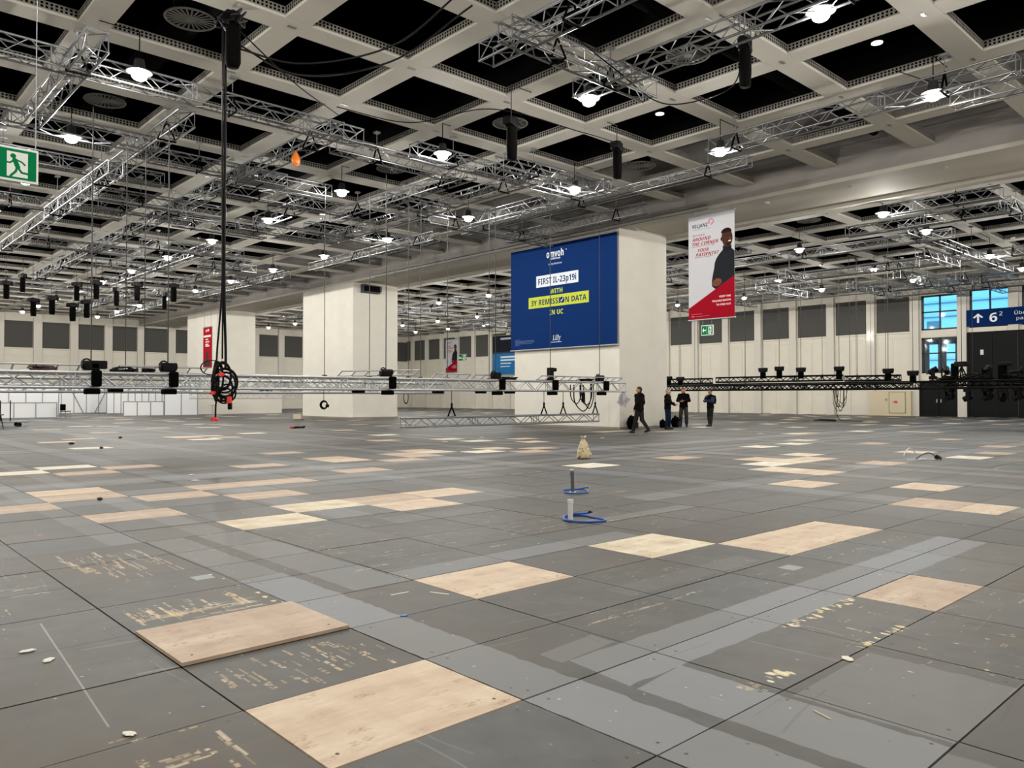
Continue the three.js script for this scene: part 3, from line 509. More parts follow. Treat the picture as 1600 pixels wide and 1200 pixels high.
ladder(6.0, 8.2, RV + .2, RT + .03, 'ladder frame on the lowered truss left of the cable coil');
ladder(12.3, 15.2, RV + .1, RT + .04, 'ladder frame resting askew on the lowered truss before the bare pillar', .035);
ladder(15.9, 17.4, RV + .1, RT + .04, 'short ladder frame on the truss under the far red-white banner');
ladder(17.8, 19.6, RV + .3, RT + .04, 'ladder frame on the truss below the far blue banner');
ladder(20.8, 25.6, RV, RT + .05, 'slim ladder frame on the truss end under the large blue banner');
// hoists that carry the rig: black motor box on the truss, chain up to the ceiling
function rigHoist(u, v, label, o = {}) {
  const t = thing('rig_hoist', label, 'hoist', u, v, RT + .04, o.turn ?? 0, o.group), s = o.s ?? 1;
  const m = mesh('motor', join(o.tall ? [rbox(.2, .5, .22, .03, 0, .25, 0), rbox(.3, .14, .2, .03, .12, .42, 0)] : [rbox(.36 * s, .2, .26, .04, 0, .12, 0), cyl(.1, .1, .42 * s, 14).rotateZ(Math.PI / 2).translate(0, .16, .02), new THREE.TorusGeometry(.1, .02, 6, 14, 3.14).translate(-.1, .2, 0)]), M.blackMetal, t);
  mesh('chain_bag', rbox(.22, .4, .18, .05, o.tall ? -.05 : .04, -.18, .33), M.black, t); mesh('lower_block', rbox(.32, .13, .3, .03, 0, -.5, .1), M.black, t);
  if (o.box) mesh('control_box', rbox(.36, .2, .26, .02, .16, .16, 0), M.blackMetal, m);
  setRod(mesh('chain', rodUnit[1], M.chain, t), P(0, .25, 0), P(0, ZT - .2 - RT, 0)); return t;
}
rigHoist(5.34, RV, 'boxy black hoist on the lowered truss at the left, two knobs on top', { box: true });
rigHoist(7.16, RV, 'bulky black hoist on the lowered truss left of the cable coil');
rigHoist(13.91, RV, 'black hoist on the lowered truss in front of the bare pillar');
rigHoist(18.6, RV, 'black hoist on the lowered truss beside the far blue banner', { s: .9 });
rigHoist(21.43, RV, 'tall narrow black hoist on the lowered truss under the large blue banner', { tall: true });
rigHoist(24.32, RV, 'black hoist at the end of the lowered truss near the white cloth', { s: .9 });
for (const [u, l] of [[6.8, 'first'], [7.3, 'second'], [13, 'third'], [14.75, 'fourth'], [16.4, 'fifth'], [16.95, 'sixth'], [18.2, 'seventh'], [20.3, 'eighth']]) {
  const t = thing('rig_chain', 'thin dark chain down to the rear truss, ' + l + ' from the left picture edge', 'chain', u, 23.3, 2.03, 0, 'chains of the rear truss');
  setRod(mesh('chain', rodUnit[0], M.chain, t), P(0, .1, 0), P(0, ZT - 2.2, 0)); mesh('hook_block', rbox(.16, .14, .14, .03, 0, .06, 0), M.blackMetal, t);
}
for (const [u, l] of [[5.9, 'beside the boxy hoist'], [12.9, 'below the askew ladder frame'], [16.0, 'left of the thin sling chain'], [17.9, 'below the far blue banner'], [19.3, 'at the pillar edge under the truss']]) { const b = tag(mesh('truss_clamp', rbox(.3, .12, .3, .02), M.black), 'small black clamp under the lowered truss ' + l, 'clamp', 'clamps under the lowered truss'); b.position.copy(V3(u, RV, RB - .05)); }
for (const [u, l] of [[16.51, 'leftmost'], [20.98, 'second from left'], [22.04, 'third from left'], [23.93, 'rightmost']]) {                     // slings between the two trusses
  const t = thing('truss_sling', 'black sling and chain holding the low truss, ' + l + ' of four', 'sling', u, RV - .1, .73, 0, 'slings of the low truss');
  setRod(mesh('chain', rodUnit[0], M.chain, t), P(0, .34, 0), P(0, RB - .73, 0));
  mesh('bridle', join([rod(P(0, .36, 0), P(-.17, 0, 0), .026, 6), rod(P(0, .36, 0), P(.17, 0, 0), .026, 6), rod(P(-.2, .01, 0), P(.2, .01, 0), .03, 6)]), M.black, t); mesh('shackle', rbox(.07, .12, .06, .02, 0, .42, 0), M.blackMetal, t);
}
// cable heaps on the rig
function cableHeap(u, v, y, w, label, m = M.rubber) {
  const pts = []; for (let k = 0; k < 26; k++) pts.push(P(rr(-w, w), rr(.02, .12), rr(-.12, .12)));
  tag(mesh('cable_heap', tube(pts, .016, 130, 5).translate(u, y, -v), m), label, 'cable');
}
cableHeap(4.3, RV, RT + .02, .35, 'small reddish-black cable heap on the lowered truss near the left edge', mat('#3a1d18', .7));
cableHeap(6.1, RV, RT + .02, .4, 'black cable heap on the lowered truss right of the boxy hoist');
cableHeap(6.7, RV, RT + .02, .2, 'small black cable tangle left of the bulky hoist');
cableHeap(19.2, RV, RT + .02, .5, 'black cable heap on the truss before the far blue banner');
cableHeap(23.6, RV, RT + .02, .6, 'black cable heap on the truss end under the blue banner');
{ // dangling loops at the right end of the rig
  const t = thing('cable_loops', 'black cable loops dangling from the truss end beside the white cloth', 'cable', 23.2, RV - .15, RB);
  for (const [x, w, d, r] of [[-.5, .3, .5, .022], [-.1, .5, .8, .024], [.1, .35, .55, .02], [.25, .3, .7, .022]]) mesh('loop', tube([P(x - w, .25, 0), P(x - w * .95, -d * .55, .03), P(x, -d, .05), P(x + w * .9, -d * .5, .02), P(x + w, .3, 0)], r, 30, 6), M.rubber, t);
  mesh('plug', rbox(.12, .4, .12, .03, -.1, -.25, .05), M.blackMetal, t);
  const c = thing('small_cable_coil', 'small black cable coil hanging before the bare pillar', 'cable', 11.7, RV, RB);
  mesh('cord', rod(P(0, 0, 0), P(0, -.35, 0), .008), M.rubber, c); for (const [x, r] of [[0, .12], [.02, .1]]) mesh('coil', new THREE.TorusGeometry(r, .022, 6, 20).translate(x, -.47, 0), M.rubber, c); mesh('plug', rbox(.09, .09, .09, .02, .12, -.5, 0), M.blackMetal, c);
  const c2 = thing('small_cable_coil', 'thin black cable loop hanging between the two pillars', 'cable', 16.3, 23.3, 1.7);
  mesh('coil', new THREE.TorusGeometry(.17, .02, 6, 20).scale(.6, 1.3, 1).translate(0, -.3, 0), M.rubber, c2); mesh('cord', rod(P(0, .1, 0), P(0, -.1, 0), .008), M.rubber, c2);
}
{ // white sheet hanging from the truss end
  const g = new THREE.PlaneGeometry(1, 1, 14, 16), p = g.attributes.position, Q = [[-.3, -.12], [.1, -.36], [.26, .0], [-.02, .36]];   // corners: left, bottom, right, top
  for (let k = 0; k < p.count; k++) { const s = p.getX(k) + .5, t = p.getY(k) + .5, e = c => (Q[0][c] * (1 - s) + Q[1][c] * s) * (1 - t) + (Q[3][c] * (1 - s) + Q[2][c] * s) * t; p.setXYZ(k, e(0) + .02 * Math.sin(t * 9), e(1) + .02 * Math.sin(s * 8), .07 * Math.sin(s * 9 + t * 5) + .1 * s * t); }
  g.computeVertexNormals(); const back = g.clone().translate(.004, 0, -.006); g.rotateY(-.7); back.rotateY(-.7);
  const t = tag(mesh('hanging_cloth', join([g, back]), mat('#b4b5bb', .8, { side: THREE.DoubleSide })), 'crumpled white cloth hanging from the truss end by the walking man', 'cloth'); t.position.copy(V3(25.65, 20.85, 1.3));
}
{ // big cable coil dropped from the ceiling, red connectors
  const t = thing('cable_drop', 'thick black cable drop with a big coil and red plugs at the left', 'cable', 6.47, 15.8, 0);
  const s = .028; t.rotation.y = -.72;
  mesh('trunk_cable', join([tube([P(-.03, 9.3, 0), P(-.02, 6, .01), P(-.02, 3.6, 0), P(-.1, 2.35, .02), P(-.12, 2.0, 0)], .02, 40, 8), tube([P(.03, 9.3, 0), P(.03, 6, 0), P(.04, 3.6, .02), P(.07, 2.3, 0), P(.08, 2.0, .03)], s, 40, 8), tube([P(0, 9.3, .05), P(.0, 6, .05), P(.02, 3, .04), P(.02, 2.2, .05)], .016, 40, 8)]), M.rubber, t);
  const ring = (x, y, r, ry, q, tilt) => new THREE.TorusGeometry(r, q, 7, 34).scale(1, ry, 1).rotateY(tilt).translate(x, y, rr(-.06, .06));
  [[.04, 1.72, .25, 1.15, .02, .1], [.06, 1.66, .22, 1.2, .02, -.2], [0, 1.6, .2, 1.3, .02, .3], [.02, 1.85, .16, 1.7, .022, .5], [-.08, 1.8, .1, 3, .02, .2], [.1, 1.5, .18, 1.0, .018, -.1], [.06, 1.45, .16, 1.0, .018, .3], [.02, 1.75, .24, 1.0, .018, .35], [-.12, 1.75, .05, 6, .024, .1]].forEach(a => mesh('coil', ring(...a), M.rubber, t));
  mesh('loose_loop', new THREE.TorusGeometry(.2, .013, 6, 30).scale(1.1, .75, 1).translate(-.2, 2.02, .05), M.rubber, t);
  mesh('lower_cable', tube([P(-.06, 1.5, 0), P(-.12, 1.3, 0), P(-.13, 1.0, 0)], .018, 14, 6), M.rubber, t);
  for (const [x, y, w, h] of [[-.0, 1.88, .14, .07], [-.16, 1.5, .14, .07], [-.13, .96, .14, .08], [.17, 1.36, .07, .14]]) { const p = mesh('red_plug', join([cyl(.045, .06, h, 12, x, y, .06), rbox(w, h * .7, .09, .02, x, y, .06)]), M.red, t); p.userData.label = 'red plug'; }
  mesh('black_plug', rbox(.08, .16, .08, .02, .18, 1.24, .05), M.blackMetal, t);
}
{ // cable hoist at the top left that holds the drop
  const t = thing('cable_hoist', 'large black hoist wrapped in cables at the top left', 'hoist', 6.55, 15.55, 8.2, .5);
  mesh('bag', new THREE.LatheGeometry([[0, 0], [.12, 0], [.16, .1], [.15, .8], [.1, .9], [0, .9]].map(a => new THREE.Vector2(...a)), 12), M.black, t); mesh('motor', join([rbox(.34, .24, .3, .04, 0, 1.0, 0), cyl(.11, .11, .44, 14).rotateZ(Math.PI / 2).translate(.05, 1.02, 0)]), M.blackMetal, t);
  const pts = []; for (let k = 0; k < 22; k++) pts.push(P(rr(-.3, .3), rr(.7, 1.2), rr(-.3, .3))); mesh('wound_cable', tube(pts, .02, 140, 6), mat('#1a1a1c', .25), t);
}
function swag(pts, r, label) { tag(mesh('ceiling_cable', tube(pts.map(a => V3(...a)), r, 60, 6), M.rubber), label, 'cable'); }
swag([[6.6, 15.5, 8.6], [7.6, 14.8, 8.35], [8.9, 13.2, 8.6], [9.4, 11.5, 9.3]], .022, 'black cable sagging from the top left hoist up to the top edge');
swag([[6.6, 15.5, 8.7], [7.7, 15.1, 8.25], [9.3, 13.9, 8.6], [10, 12, 9.35]], .02, 'second cable sagging from the top left hoist across a coffer');
swag([[6.6, 15.6, 9.1], [8.4, 16.6, 8.75], [10.6, 18.3, 8.95]], .016, 'cable from the top left hoist to the truss by the balloon');
swag([[10.6, 18.4, 9.2], [12, 17, 8.75], [13.3, 15.2, 8.95], [15.4, 13.9, 8.5], [17.8, 14.6, 8.9]], .014, 'thin cable sagging between the middle and right chain hoists');
swag([[11.2, 11.2, 9.4], [13.2, 11.0, 8.7], [15.6, 11.2, 8.55], [16.6, 10.2, 8.9], [15.3, 9, 9.1]], .016, 'cable hanging in an arc below the bright top floodlight');
swag([[19.2, 7.3, 9.2], [20.1, 6.6, 8.95], [21.9, 5.4, 9.3]], .012, 'thin cable rising from the upper right truss to the ceiling');
{ const t = thing('balloon', 'drop-shaped orange balloon floating under the long ceiling truss', 'balloon', 10.55, 20.6, 8.05);
  mesh('skin', new THREE.LatheGeometry([[0, 0], [.03, .01], [.1, .08], [.135, .17], [.12, .27], [.07, .37], [.02, .45], [0, .47]].map(a => new THREE.Vector2(...a)), 16).scale(1, 1, .6), M.orange, t); mesh('string', rod(P(0, .46, 0), P(.05, .6, 0), .004), M.rubber, t); }

// ---------------------------------------------------------------- black rig beyond the girder and the moving-light rig
truss('black_truss', 'long black truss lowered to eye height before the end wall', 'v', 45, 15.2, 2.05, 18, { size: .38, mat: M.blackTruss, thick: 1.9, single: true, hang: [4.2, 12.5] });
truss('black_truss', 'second black truss stacked on the long one, middle piece', 'v', 45.6, 20.5, 2.55, 8.5, { size: .3, mat: M.blackTruss, thick: 1.9, single: true, hang: [1.2, 6.4] });
truss('black_truss', 'short black truss stacked on the right part of the long one', 'v', 45.6, 17.2, 2.5, 3.1, { size: .26, mat: M.blackTruss, thick: 1.9, hang: [.8, 2.4] });
truss('black_truss', 'black truss just below the long one, nearest the viewer', 'v', 43.9, 16, 2.0, 16.5, { size: .3, mat: M.blackTruss, thick: 1.9, hang: [3.3, 13.6] });
truss('black_truss', 'black truss stacked on the left part of the long one', 'v', 45.4, 29.3, 2.5, 3.2, { size: .3, mat: M.blackTruss, thick: 1.9, hang: [.8, 2.6] });
truss('black_truss', 'rear black truss behind the long lowered one', 'v', 47.5, 17, 2.1, 14, { size: .38, mat: M.blackTruss, thick: 1.9, hang: [2.6, 11] });
for (const [v, y, l, big] of [[32.3, 2.35, 'first, partly behind the pillar edge', 1], [31.3, 2.3, 'second from the pillar', 0], [25.1, 2.75, 'third from the pillar', 0], [24.0, 2.8, 'tallest, in the middle', 1], [22.6, 2.7, 'right of the tallest', 0], [20.26, 2.7, 'over the dangling cable bundle', 1], [17.5, 2.5, 'second from the door', 0], [16.2, 2.35, 'nearest the dark door', 0]]) {
  const t = thing('rig_hoist', 'black hoist on the black truss, ' + l, 'hoist', 44.68, v, y, Math.PI / 2, 'hoists on the black truss');
  mesh('motor', join([rbox(.5, .16, .24, .03, 0, .3, 0), cyl(.1, .1, .56, 12).rotateZ(Math.PI / 2).translate(0, .4, 0)]), M.blackMetal, t); mesh('chain_bag', rbox(.28, big ? .55 : .4, .26, .04, 0, .02, 0), M.black, t);
  if (v < 32) setRod(mesh('chain', rodUnit[1], M.chain, t), P(0, .4, 0), P(0, ZT - .2 - y, 0));
}
{
  const t = thing('cable_bundle', 'bundle of thin cables dangling from the black truss to the floor', 'cable', 44.7, 20.2, 0, Math.PI / 2);
  for (let k = 0; k < 6; k++) { const w = rr(.15, .34), d = rr(.55, 1.2), x = rr(-.15, .15); mesh('loop', tube([P(x - w, 1.85, 0), P(x - w * .8, d + .2, rr(-.1, .1)), P(x, d - .05, 0), P(x + w * .8, d + .25, rr(-.1, .1)), P(x + w, 1.85, 0)], .016, 24, 5), M.rubber, t); }
  mesh('tail', tube([P(.1, 1.8, 0), P(.25, .7, 0), P(.1, .1, .1), P(-.5, .03, .2), P(-1.2, .03, .1)], .018, 30, 5), M.rubber, t);
  const c = thing('cable_heap', 'dark cable heap on the floor below the dangling bundle', 'cable', 44.4, 20.9, 0); const pts = []; for (let k = 0; k < 22; k++) pts.push(P(rr(-.2, .2), rr(.03, .09), rr(-.7, .7))); mesh('cable', tube(pts, .025, 110, 5), M.rubber, c);
}
{ // moving-light rig at the right edge
  truss('black_truss', 'black lighting truss full of moving heads at the right edge', 'v', 40, 6.5, 2.0, 7.2, { size: .34, mat: M.blackTruss, thick: 1.9, single: true });
  truss('black_truss', 'rear black truss behind the moving heads at the right edge', 'v', 40.7, 6.5, 2.12, 6.8, { size: .3, mat: M.blackTruss, thick: 1.9, hang: [2.6, 5.6] });
  for (const [v, l] of [[13.2, 'left end of the right rig'], [11.8, 'middle of the right rig'], [10.4, 'right picture edge']]) { const pts = []; for (let k = 0; k < 22; k++) pts.push(P(rr(-.15, .15), rr(-.2, .25), rr(-.7, .7))); tag(mesh('cable_heap', tube(pts, .03, 120, 5).translate(40, 2.3, -v), M.rubber), 'black cable tangle on the moving heads at the ' + l, 'cable'); }
  function mover(v, y, up, label, turn) {
    const t = thing('moving_light', label, 'stage light', 40, v, y, turn, 'moving heads on the right rig'), s = up ? 1 : -1;
    mesh('base', rbox(.42, .16, .34, .03, 0, .08 * s, 0), M.blackMetal, t);
    for (const x of [-.2, .2]) mesh('yoke_arm', rbox(.06, .4, .16, .02, x, .34 * s, 0), M.blackMetal, t);
    const h = mesh('head', cyl(.15, .12, .42, 16).rotateX(1.1).translate(0, .42 * s, 0), M.blackMetal, t); mesh('lens', cyl(.13, .13, .02, 16).rotateX(1.1).translate(0, .42 * s + .095, .19), mat('#5b6470', .1, { metalness: .3 }), h);
  }
  [[13.6, 2.25, 1, 'leftmost moving head on the right rig, glinting', .4], [12.9, 1.82, 0, 'moving head slung under the left end of the right rig', 1.0], [12.1, 1.8, 0, 'boxy moving head hanging in front of the white pilaster', .2], [13.0, 2.25, 1, 'upright moving head on the right rig beside the window', 2], [11.3, 1.82, 0, 'moving head hanging before the gate, third from the rig end', .8], [10.65, 1.8, 0, 'moving head hanging before the gate, fourth from the rig end', 1.6], [10.1, 1.82, 0, 'glinting moving head hanging at the right picture edge', .5], [11.3, 2.25, 1, 'upright moving head on the rig in front of the gate', 1.3], [9.8, 2.25, 1, 'upright moving head on the rig at the right picture edge', .2]].forEach(a => mover(...a));
  const w = thing('rig_hoist', 'black hoist on a pyramid bracket above the right rig', 'hoist', 40, 12.35, 2.2, 1.2);
  mesh('bracket', join([[-.22, -.15], [.22, -.15], [.22, .15], [-.22, .15]].map(([x, z]) => rod(P(x, 0, z), P(0, .65, 0), .03))), M.blackMetal, w); mesh('motor', rbox(.6, .24, .3, .04, 0, .75, 0), M.blackMetal, w); mesh('chain_bag', rbox(.26, .8, .26, .05, .36, .4, 0), M.black, w); setRod(mesh('chain', rodUnit[1], M.chain, w), P(0, .8, 0), P(0, 6.3, 0));
  const w2 = thing('rig_hoist', 'black hoist before the gate near the right picture edge', 'hoist', 40, 10.6, 2.2, 1.2); mesh('motor', rbox(.5, .18, .3, .04, 0, .7, 0), M.blackMetal, w2); mesh('chain_bag', rbox(.3, .7, .26, .05, .1, .35, 0), M.black, w2);
}
// ---------------------------------------------------------------- printed banners and signs
function printMat(tex, extra = {}) { tex.wrapS = tex.wrapT = THREE.ClampToEdgeWrapping; return new THREE.MeshPhysicalMaterial({ color: '#ffffff', roughness: .9, specularIntensity: .15, map: tex, ...extra }); }
function banner(name, label, tex, u, v0, v1, y0, y1, back, top) {     // sheet facing the viewer, print on its face, bars at top and bottom
  const t = thing(name, label, 'banner', u, (v0 + v1) / 2, y0), w = v1 - v0, h = y1 - y0;
  mesh('sheet', box(.012, h, w, .008, h / 2, 0), back, t);
  mesh('print', new THREE.PlaneGeometry(w, h, 1, 1).rotateY(-Math.PI / 2).translate(-.001, h / 2, 0), printMat(tex), t);
  for (const y of [0, h]) mesh('bar', new THREE.CylinderGeometry(.035, .035, w + .06, 8).rotateX(Math.PI / 2).translate(.01, y, 0), M.aluDull, t);
  if (top) for (const z of [-w * .4, w * .4]) mesh('hanger', rod(P(.01, h, z), P(.01, top - y0, z), .01), M.steel, t);
}
function fit(g, text, x, y, w, size, font, align = 'center') { g.font = font.replace('$', size); const m = g.measureText(text).width; g.save(); g.translate(x, y); if (w && m) g.scale(w / m, 1); g.textAlign = align; g.textBaseline = 'middle'; g.fillText(text, 0, 0); g.restore(); }
const blueTex = canvasTex(1400, 1024, (g, w, h) => {
  g.fillStyle = '#0f2f66'; g.fillRect(0, 0, w, h);
  for (let i = 0; i < 40; i++) { g.fillStyle = 'rgba(16,36,90,' + rr(.02, .08) + ')'; g.fillRect(0, rr(0, h), w, rr(4, 40)); }
  const B = 'bold $px sans-serif';
  g.fillStyle = '#e8ecf2'; fit(g, 'omvoh', .45 * w, .095 * h, .17 * w, 96, B); fit(g, '•', .555 * w, .075 * h, 0, 40, B); fit(g, 'mirikizumab', .45 * w, .142 * h, .1 * w, 26, B); fit(g, 'A Lilly Medicine', .45 * w, .19 * h, .13 * w, 26, '$px sans-serif');
  g.fillStyle = '#dfe4ec'; g.fillRect(.265 * w, .288 * h, .402 * w, .112 * h); g.fillStyle = '#0f2f66'; fit(g, 'FIRST IL-23p19i', .466 * w, .347 * h, .37 * w, 82, B);
  g.fillStyle = '#c2cc45'; fit(g, 'WITH', .462 * w, .452 * h, .125 * w, 62, B); g.fillRect(.187 * w, .49 * h, .573 * w, .108 * h); fit(g, 'IN UC', .462 * w, .655 * h, .133 * w, 66, B);
  g.fillStyle = '#0f2f66'; fit(g, '3Y REMISSION DATA', .474 * w, .547 * h, .53 * w, 76, B);
  g.beginPath(); g.arc(.513 * w, .545 * h, 28, 0, 7); g.fill(); g.strokeStyle = '#e8ecf2'; g.lineWidth = 8; g.beginPath(); g.moveTo(.503 * w, .545 * h); g.lineTo(.511 * w, .557 * h); g.lineTo(.527 * w, .527 * h); g.stroke();
  g.fillStyle = '#e8ecf2'; fit(g, 'Lilly', .462 * w, .9 * h, .075 * w, 66, 'italic $px serif'); g.fillRect(.41 * w, .938 * h, .1 * w, 5);
  g.fillStyle = 'rgba(220,226,236,.55)'; for (const [y, l] of [[.895, .06], [.908, .2], [.921, .2], [.934, .18], [.947, .05]]) g.fillRect(.045 * w, y * h, l * w, 3);
});
banner('hanging_banner', 'large blue advertising banner with a white and a yellow text box', blueTex, 26.42, 21.8, 28.66, 3.72, 8.7, mat('#0f2f66', .7), 8.85);
const tallTex = canvasTex(820, 1664, (g, w, h) => {
  g.fillStyle = '#bfc0c6'; g.fillRect(0, 0, w, h); const I = 'italic bold $px sans-serif', B = 'bold $px sans-serif', R = '#960f23';
  g.fillStyle = '#33343a'; fit(g, 'XELJANZ', .255 * w, .098 * h, .35 * w, 78, B); g.fillStyle = '#85868c'; fit(g, '(tofacitinib citrate)', .3 * w, .132 * h, .4 * w, 26, '$px sans-serif');
  g.strokeStyle = '#c05a70'; for (const [r, lw] of [[44, 12], [27, 7]]) { g.lineWidth = lw; g.beginPath(); g.arc(.5 * w, .076 * h, r, r > 30 ? 2.4 : 0, r > 30 ? 8 : 5); g.stroke(); }
  g.fillStyle = R; fit(g, 'WHAT COULD BE', .225 * w, .188 * h, .27 * w, 32, I); fit(g, 'AROUND', .285 * w, .226 * h, .4 * w, 74, I); fit(g, 'THE CORNER', .36 * w, .27 * h, .58 * w, 74, I); g.fillRect(.07 * w, .294 * h, .42 * w, 5); fit(g, 'FOR', .54 * w, .298 * h, .06 * w, 24, I);
  fit(g, 'YOUR', .32 * w, .335 * h, .25 * w, 72, I); fit(g, 'PATIENTS?', .405 * w, .377 * h, .5 * w, 72, I); g.fillRect(.14 * w, .4 * h, .4 * w, 5);
  // printed man in a black roll-neck, hands clasped
  g.fillStyle = '#23262c'; g.beginPath(); g.moveTo(.76 * w, .36 * h); g.bezierCurveTo(.62 * w, .42 * h, .58 * w, .45 * h, .57 * w, .52 * h); g.bezierCurveTo(.53 * w, .6 * h, .5 * w, .66 * h, .53 * w, .7 * h); g.lineTo(.62 * w, .73 * h); g.lineTo(w, .66 * h); g.lineTo(w, .385 * h); g.lineTo(.92 * w, .35 * h); g.closePath(); g.fill();
  g.fillStyle = '#1d2026'; g.fillRect(.755 * w, .325 * h, .18 * w, .05 * h);
  g.fillStyle = '#4a2f24'; g.beginPath(); g.ellipse(.845 * w, .252 * h, .115 * w, .085 * h, -.12, 0, 7); g.fill(); g.fillRect(.77 * w, .3 * h, .14 * w, .035 * h); g.beginPath(); g.ellipse(.728 * w, .26 * h, .022 * w, .018 * h, 0, 0, 7); g.fill();
  g.fillStyle = '#241915'; g.beginPath(); g.ellipse(.83 * w, .2 * h, .11 * w, .038 * h, -.1, 3.1, 6.5); g.fill(); g.beginPath(); g.ellipse(.88 * w, .305 * h, .06 * w, .022 * h, -.1, 0, 3.2); g.fill();
  g.fillStyle = '#2a1b16'; for (const x of [.86, .925]) { g.beginPath(); g.ellipse(x * w, .238 * h, .014 * w, .005 * h, 0, 0, 7); g.fill(); } g.fillStyle = '#6b4535'; g.beginPath(); g.ellipse(.905 * w, .262 * h, .016 * w, .013 * h, 0, 0, 7); g.fill(); g.fillStyle = '#ead9d2'; g.beginPath(); g.ellipse(.9 * w, .286 * h, .03 * w, .006 * h, -.1, 0, 7); g.fill();
  g.fillStyle = '#744a34'; g.beginPath(); g.ellipse(.63 * w, .66 * h, .1 * w, .035 * h, -.3, 0, 7); g.fill(); g.strokeStyle = '#45291d'; g.lineWidth = 5; for (let k = 0; k < 4; k++) { g.beginPath(); g.moveTo((.56 + k * .035) * w, .648 * h); g.lineTo((.6 + k * .035) * w, .682 * h); g.stroke(); }
  g.fillStyle = '#960f23'; g.beginPath(); g.moveTo(0, .885 * h); g.lineTo(w, .612 * h); g.lineTo(w, h); g.lineTo(0, h); g.closePath(); g.fill();
  g.fillStyle = '#f0e6e8'; fit(g, 'VISIT THE', .92 * w, .797 * h, .25 * w, 40, B, 'right'); fit(g, 'XELJANZ BOOTH', .92 * w, .835 * h, .4 * w, 40, B, 'right'); fit(g, 'TO FIND OUT', .92 * w, .872 * h, .31 * w, 40, B, 'right');
  g.fillStyle = 'rgba(245,230,232,.7)'; g.fillRect(.06 * w, .943 * h, .24 * w, 3); g.fillRect(.06 * w, .963 * h, .07 * w, 10); g.fillRect(.16 * w, .966 * h, .3 * w, 3);
});
banner('hanging_banner', 'tall white and red banner with a man in black, hung beside the pillar', tallTex, 26.64, 16.14, 18.24, 4.51, 8.7, mat('#bfc0c6', .7), 8.88);
banner('hanging_banner', 'small far white and red banner between the two pillars', tallTex.clone(), 60.74, 75.8, 78.1, 4.53, 8.66, mat('#bfc0c6', .7), 9.47);
const redTex = canvasTex(256, 512, (g, w, h) => { g.fillStyle = '#a51826'; g.fillRect(0, 0, w, h); g.fillStyle = '#f2e3e3'; g.fillRect(w * .3, h * .06, w * .12, h * .06); g.fillRect(w * .5, h * .05, w * .18, h * .06); g.fillRect(w * .04, h * .2, w * .86, h * .05); for (const y of [.29, .35, .41, .45]) g.fillRect(w * .26, y * h, w * rr(.34, .5), h * .03); g.fillStyle = '#47383c'; g.fillRect(w * .36, h * .62, w * .28, h * .3); g.fillRect(w * .06, h * .82, w * .8, h * .15); });
banner('hanging_banner', 'narrow red banner hung on the farthest pillar', redTex, 26.58, 67.2, 69.1, 3.98, 7.55, mat('#a51826', .7), 8.88);
const farBlueTex = canvasTex(512, 512, (g, w, h) => { g.fillStyle = '#20242c'; g.fillRect(0, 0, w, h * .42); g.fillStyle = '#2b6ea6'; g.fillRect(0, h * .46, w, h * .54); g.fillStyle = '#3b3f47'; g.fillRect(0, h * .42, w, h * .04); g.fillStyle = '#aeb6c2'; g.fillRect(w * .3, h * .06, w * .6, h * .05); g.fillStyle = '#d5e3ef'; for (const [y, l, k] of [[.53, .6, .045], [.61, .55, .04], [.7, .4, .025], [.78, .36, .02]]) g.fillRect(w * .3, y * h, w * l, h * k); g.fillRect(w * .08, h * .93, w * .12, h * .04); });
banner('wall_banner', 'dark and blue wall banner far behind, left edge of the large blue banner', farBlueTex, 60.76, 64.5, 69.1, 4.0, 8.6, mat('#2b6ea6', .7));
{ // hall direction board
  const tex = canvasTex(1024, 256, (g, w, h) => {
    g.fillStyle = '#09275a'; g.fillRect(0, 0, w, h); g.fillStyle = '#e8ecf0'; g.strokeStyle = '#e8ecf0'; g.lineWidth = 22; g.lineCap = 'butt';
    g.beginPath(); g.moveTo(125, 205); g.lineTo(125, 78); g.stroke(); g.beginPath(); g.moveTo(78, 128); g.lineTo(125, 76); g.lineTo(172, 128); g.stroke();
    fit(g, '6', 285, 136, 92, 190, 'bold $px sans-serif'); fit(g, '2', 364, 84, 42, 84, '$px sans-serif'); fit(g, 'Übergang', 640, 88, 290, 68, '$px sans-serif'); fit(g, 'passage', 640, 168, 250, 68, '$px sans-serif');
  });
  const t = thing('direction_board', 'blue direction board with a white arrow and hall number', 'sign', UW - .32, 15.4, 6.36);
  mesh('board', box(.05, 1.16, 6.0, .026, .58, 0), mat('#09275a', .5), t); mesh('print', new THREE.PlaneGeometry(6.0, 1.16).rotateY(-Math.PI / 2).translate(-.002, .58, 0), printMat(tex), t);
}
function manSign(g, x, y, s) {                                        // green field, white doorway, running figure
  g.fillStyle = '#0d7a4c'; g.fillRect(x, y, s, s); g.fillStyle = '#e9efe9'; g.fillRect(x + s * .24, y + s * .1, s * .54, s * .8);
  g.fillStyle = '#0d7a4c'; g.strokeStyle = '#0d7a4c'; g.lineCap = 'round'; g.lineJoin = 'round'; g.beginPath(); g.arc(x + s * .4, y + s * .24, s * .075, 0, 7); g.fill();
  const L = (pts, lw) => { g.lineWidth = s * lw; g.beginPath(); pts.forEach(([a, b], i) => i ? g.lineTo(x + a * s, y + b * s) : g.moveTo(x + a * s, y + b * s)); g.stroke(); };
  L([[.44, .36], [.52, .58]], .13); L([[.42, .37], [.32, .47], [.24, .46]], .05); L([[.5, .36], [.62, .4], [.7, .48]], .05); L([[.5, .6], [.47, .72], [.34, .88]], .065); L([[.53, .6], [.62, .74], [.84, .76]], .065);
}
